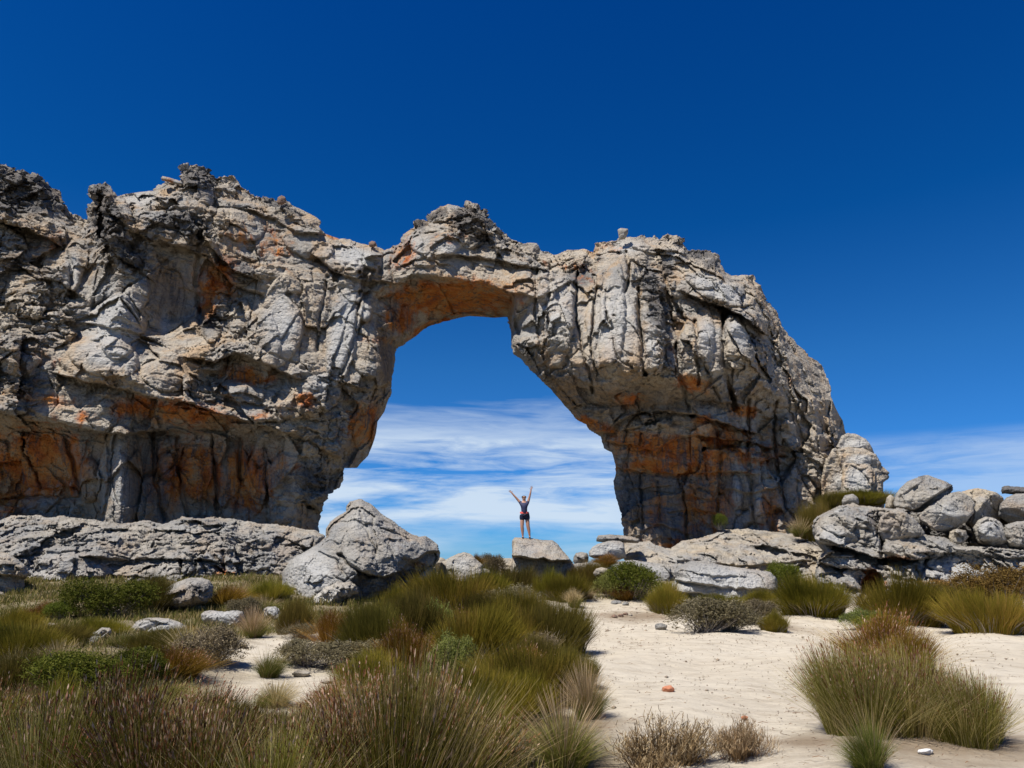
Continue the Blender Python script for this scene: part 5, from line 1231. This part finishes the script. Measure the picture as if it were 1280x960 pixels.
def veld_grass():
    """short mixed growth between the plants"""
    rs = np.random.default_rng(5); n = 60000
    y = 4.2 + 24 * rs.random(n) ** 0.75; x = (rs.random(n) * 1.55 - 0.85) * y * 0.95
    P = np.stack([x, y, np.zeros(n)], 1)
    path = sstep(-0.9, 0.6, x - 0.25 + 0.35 * np.sin(y * 0.7) + 0.5 * fbm(P * 0.7, 3)) * sstep(26, 22.5, y)
    clear = np.exp(-(((x + 3.9) / 1.5) ** 2 + ((y - 14.0) / 3.6) ** 2) * 1.2) + np.exp(-(((x + 2.9) / 0.95) ** 2 + ((y - 9.9) / 1.9) ** 2) * 1.2)
    keep = (np.clip(path + 1.3 * clear, 0, 1) < 0.35 + 0.2 * rs.random(n)) & (fbm(P * 0.9 + 7, 3) > -0.22)
    x, y = x[keep], y[keep]; n = len(x); z = ground_h(x, y)
    parts = []
    for g in range(4):
        a = rs.uniform(0, 6.28, n); r = rs.uniform(0.02, 0.12, n); h = rs.uniform(0.05, 0.22, n) * (0.7 + 0.5 * (fbm(np.stack([x, y, z], 1) * 0.7, 2) > 0))
        b = np.stack([x + rs.normal(0, 0.05, n), y + rs.normal(0, 0.05, n), z - 0.03], 1)
        m = b + np.stack([np.cos(a) * r * 0.4, np.sin(a) * r * 0.4, h * 0.6], 1); t = b + np.stack([np.cos(a) * r, np.sin(a) * r, h], 1)
        sa = rs.uniform(0, np.pi, n); side = np.stack([np.cos(sa), np.sin(sa), 0 * sa], 1)
        wd = (0.004 + 0.0007 * y)[:, None] * np.array([1, 0.9, 0.2])[None]
        parts.append(strips(np.stack([b, m, t], 1), wd, side, rs.random(n)))
    me = mesh_of("veld_grass", parts, M_VELD)
    o = link("veld_grass", me); tag(o, "short mixed grass and seedlings filling the ground between the bushes", "grass", kind="stuff")

def gravel():
    """small grit and pebbles on the sand"""
    rs = np.random.default_rng(19); n = 7000
    y = 4.6 + 21 * rs.random(n) ** 0.8; x = (rs.random(n) * 1.2 - 0.4) * y * 0.8
    keep = fbm(np.stack([x, y, 0 * x], 1) * 0.8 + 3, 3) > -0.05 - 0.3 * rs.random(n)
    x, y = x[keep], y[keep]; n = len(x); z = ground_h(x, y) + 0.012
    s = rs.uniform(0.004, 0.011, n) * (1 + 2.2 * (rs.random(n) > 0.975)) * (0.6 + 0.06 * y)
    oct_ = np.array([[1, 0, 0], [0, 1, 0], [-1, 0, 0], [0, -1, 0], [0, 0, .6], [0, 0, -.6]], float)
    V = oct_[None] * (0.7 + 0.6 * rs.random((n, 6, 1))) * s[:, None, None] + np.stack([x, y, z], 1)[:, None]
    b = np.arange(n)[:, None] * 6
    tri = np.concatenate([b + np.array(t) for t in ((0, 1, 4), (1, 2, 4), (2, 3, 4), (3, 0, 4), (1, 0, 5), (2, 1, 5), (3, 2, 5), (0, 3, 5))])
    me = mesh_np("gravel", V.reshape(-1, 3), np.zeros((0, 4), np.int32), tri, smooth=False)
    o = link("gravel", me, M_GRIT); tag(o, "grit and tiny pebbles sprinkled over the sand", "gravel", kind="stuff")

def litter():
    """broken twigs and stem pieces lying on the sand"""
    rs = np.random.default_rng(9); n = 5200
    y = 5 + 18 * rs.random(n) ** 0.8; x = (rs.random(n) * 0.95 - 0.1) * y * 0.8
    near = np.array([ground_at(u, v)[:2] for u, v, _ in SOIL_SPOTS])
    d = np.min(np.hypot(x[:, None] - near[None, :, 0], y[:, None] - near[None, :, 1]), 1)
    keep = rs.random(n) < np.clip(1.1 * np.exp(-(d / 1.1) ** 2) + 0.07, 0, 1)
    x, y = x[keep], y[keep]; n = len(x); a = rs.uniform(0, np.pi, n); L = rs.uniform(0.012, 0.06, n) * (0.6 + y * 0.04)
    z = ground_h(x, y) + 0.035
    dx, dy = np.cos(a) * L, np.sin(a) * L * 0.7
    p = np.stack([np.stack([x - dx, y - dy, z], 1), np.stack([x + rs.normal(0, .01, n), y + rs.normal(0, .01, n), z + 0.008], 1), np.stack([x + dx, y + dy, z], 1)], 1)
    side = np.stack([-np.sin(a) * 0.7, np.cos(a) * 0.7, np.full(n, 0.5)], 1)
    wd = np.array([0.7, 1, 0.5])[None] * (rs.uniform(0.004, 0.010, n) * (0.6 + y * 0.05))[:, None]
    me = mesh_of("twig_litter", [strips(p, wd, side, rs.random(n) * 0.6)], M_DRY)
    o = link("twig_litter", me); tag(o, "broken twigs and stem bits scattered on the sand", "twigs", kind="stuff")
# ------------------------------------------------------------------ the person with raised arms
def skin_obj(name, verts, edges, mat, parent, sub=2, root=0):
    me = bpy.data.meshes.new(name); me.from_pydata([v[:3] for v in verts], edges, [])
    me.materials.append(mat)
    o = bpy.data.objects.new(name, me); COL.objects.link(o)
    if parent: o.parent = parent
    o.modifiers.new("skin", 'SKIN').use_smooth_shade = True
    for i, v in enumerate(verts):
        r = v[3]; d = me.skin_vertices[0].data[i]; d.radius = r if hasattr(r, "__len__") else (r, r); d.use_root = (i == root)
    sb = o.modifiers.new("sub", 'SUBSURF'); sb.levels = sub; sb.render_levels = sub
    return o

def person(rock):
    from mathutils.bvhtree import BVHTree
    me = rock.data; bv = BVHTree.FromPolygons([v.co for v in me.vertices], [p.vertices for p in me.polygons])
    def hit(u, v):
        a, b, c = ray(u, v); d = Vector((float(a), float(b), float(c))).normalized()
        p, n, i, dist = bv.ray_cast(Vector(EYE), d); return p
    # a spot just behind the front lip of the rock's top
    spots = []
    for u in (653.5, 662.0):
        best = None
        for k in range(14):
            p = hit(u, 672.0 + k * 0.5)
            if p: best = p; break
        down = bv.ray_cast(Vector((best.x, best.y - 0.12, best.z + 2)), Vector((0, 0, -1)))
        spots.append(down[0] if down[0] else best)
    yb = (spots[0].y + spots[1].y) / 2; zb = (spots[0].z + spots[1].z) / 2; xb = spots[0].x + 0.08
    fL = spots[0].z - zb; fR = spots[1].z - zb; xR = spots[1].x - xb
    V = []; E = []
    def v(x, y, z, r, link=None):
        V.append((x, y, z, r)); i = len(V) - 1
        if link is not None: E.append((link, i))
        return i
    pel = v(-0.01, 0, 0.90, (0.135, 0.10))
    wai = v(-0.02, 0, 1.03, (0.135, 0.095), pel); che = v(-0.025, 0, 1.22, (0.165, 0.11), wai)
    ub = v(-0.025, 0, 1.34, (0.14, 0.085), che); nk = v(-0.028, -0.005, 1.43, 0.045, ub); jaw = v(-0.03, -0.02, 1.50, (0.058, 0.068), nk)
    sk = v(-0.03, -0.005, 1.57, (0.082, 0.095), jaw); top = v(-0.03, 0.0, 1.625, (0.052, 0.06), sk)
    nose = v(-0.03, -0.10, 1.535, 0.010, jaw)
    def arm(sx, sz, ex, ez, hx, hz, s):
        a = v(sx, 0, sz, 0.060, ub); m = v((sx + ex) / 2, 0, (sz + ez) / 2, 0.052, a); b = v(ex, -0.02, ez, 0.042, m)
        c = v((ex + hx) / 2, -0.03, (ez + hz) / 2, 0.039, b); w = v(hx, -0.04, hz, 0.026, c)
        d = Vector((hx - ex, 0, hz - ez)).normalized(); n = Vector((d.z, 0, -d.x))
        p = v(hx + d.x * 0.05, -0.04, hz + d.z * 0.05, (0.034, 0.014), w)
        for k, (off, L) in enumerate(((-0.030, 0.070), (-0.010, 0.085), (0.010, 0.080), (0.030, 0.062))):
            q = Vector((V[p][0], -0.04, V[p][2])) + n * off + d * 0.03
            f1 = v(q.x, -0.043, q.z, 0.009, p); q2 = q + (d + n * off * 7).normalized() * L * 0.55; f2 = v(q2.x, -0.050, q2.z, 0.008, f1)
            q3 = q2 + (d + n * off * 7).normalized() * L * 0.45; v(q3.x, -0.062, q3.z, 0.006, f2)
        q = Vector((V[w][0], -0.045, V[w][2])) + n * (0.035 * s) + d * 0.03; t1 = v(q.x, -0.05, q.z, 0.010, w)
        q2 = q + (d * 0.6 + n * s).normalized() * 0.045; v(q2.x, -0.06, q2.z, 0.008, t1)
    arm(-0.165, 1.365, -0.335, 1.56, -0.50, 1.735, 1)
    arm(0.125, 1.375, 0.195, 1.62, 0.25, 1.86, -1)
    def leg(hx, kx, fx, fz):
        a = v(hx, 0, 0.83, 0.088, pel); b = v((hx + kx) / 2, -0.01, 0.66, 0.088, a); c = v(kx, -0.02, 0.47, 0.072, b)
        d = v((kx + fx) / 2, 0.0, 0.33, 0.070, c); e = v(fx, 0.01, 0.09 + fz, 0.034, d); h = v(fx, 0.0, 0.045 + fz, 0.036, e); v(fx, -0.14, 0.03 + fz, (0.038, 0.024), h)
    leg(-0.095, -0.11, spots[0].x - xb, fL); leg(0.085, 0.12, xR, fR)
    root = bpy.data.objects.new("person", None); COL.objects.link(root); root.location = (xb, yb, zb)
    tag(root, "person in slate shirt and navy shorts standing with both arms raised on the flat rock", "person")
    skin_obj("body", V, E, M_SKIN, root)
    # clothes follow the body a little outside it
    T = [(-0.012, 0, 0.90, (0.175, 0.125)), (-0.02, 0, 1.08, (0.175, 0.125)), (-0.025, 0, 1.22, (0.195, 0.135)), (-0.025, 0, 1.325, (0.165, 0.11)), (-0.17, 0, 1.37, 0.062), (0.13, 0, 1.38, 0.062), (-0.235, -0.004, 1.445, 0.054), (0.155, -0.004, 1.47, 0.054), (-0.027, 0, 1.39, 0.058)]
    skin_obj("shirt", T, [(0, 1), (1, 2), (2, 3), (3, 4), (3, 5), (4, 6), (5, 7), (3, 8)], M_SHIRT, root)
    Sh = [(-0.01, 0, 1.06, (0.185, 0.13)), (-0.10, 0, 0.83, 0.125), (-0.104, -0.01, 0.66, 0.105), (0.09, 0, 0.83, 0.125), (0.103, -0.01, 0.66, 0.105)]
    skin_obj("shorts", Sh, [(0, 1), (1, 2), (0, 3), (3, 4)], M_SHORTS, root)
    def ring(name, cx, cy, z, rx, ry, h, mat, t=0.014):
        bm = bmesh.new(); n = 28; rows = []
        for zz_, k in ((-h, 0), (-h, t), (h, t), (h, 0)):
            rows.append([bm.verts.new((cx + (rx + k) * math.cos(6.2832 * i / n), cy + (ry + k) * math.sin(6.2832 * i / n), z + zz_)) for i in range(n)])
        for r in range(4):
            A, B = rows[r], rows[(r + 1) % 4]
            for i in range(n): bm.faces.new((A[i], A[(i + 1) % n], B[(i + 1) % n], B[i]))
        me = bpy.data.meshes.new(name); bm.to_mesh(me); bm.free(); return link(name, me, mat, root)
    ring("belt", -0.014, 0, 0.985, 0.160, 0.122, 0.034, M_BELT)
    Hh = [(-0.03, 0.03, 1.50, 0.055), (-0.03, 0.025, 1.575, (0.108, 0.10)), (-0.03, 0.012, 1.65, (0.095, 0.095))]
    skin_obj("hair", Hh, [(0, 1), (1, 2)], M_HAIR, root)
    G = [(-0.03, -0.095, 1.562, 0.007), (-0.055, -0.088, 1.560, (0.020, 0.014)), (-0.005, -0.088, 1.560, (0.020, 0.014)), (-0.095, -0.05, 1.562, 0.006), (0.035, -0.05, 1.562, 0.006)]
    skin_obj("sunglasses", G, [(0, 1), (0, 2), (1, 3), (2, 4)], M_LENS, root, 1)
    for fx, fz in ((spots[0].x - xb, fL), (xR, fR)):
        skin_obj("shoe", [(fx, 0.03, 0.045 + fz, (0.046, 0.045)), (fx, -0.06, 0.036 + fz, (0.046, 0.036)), (fx, -0.16, 0.028 + fz, (0.042, 0.028))], [(0, 1), (1, 2)], M_SHOE, root, 1)
build_ground()
build_arch()
rocks()
person([o for o in bpy.data.objects if o.get("label", "").startswith("flat topped")][0])
plants()
veld_grass()
litter()
gravel()
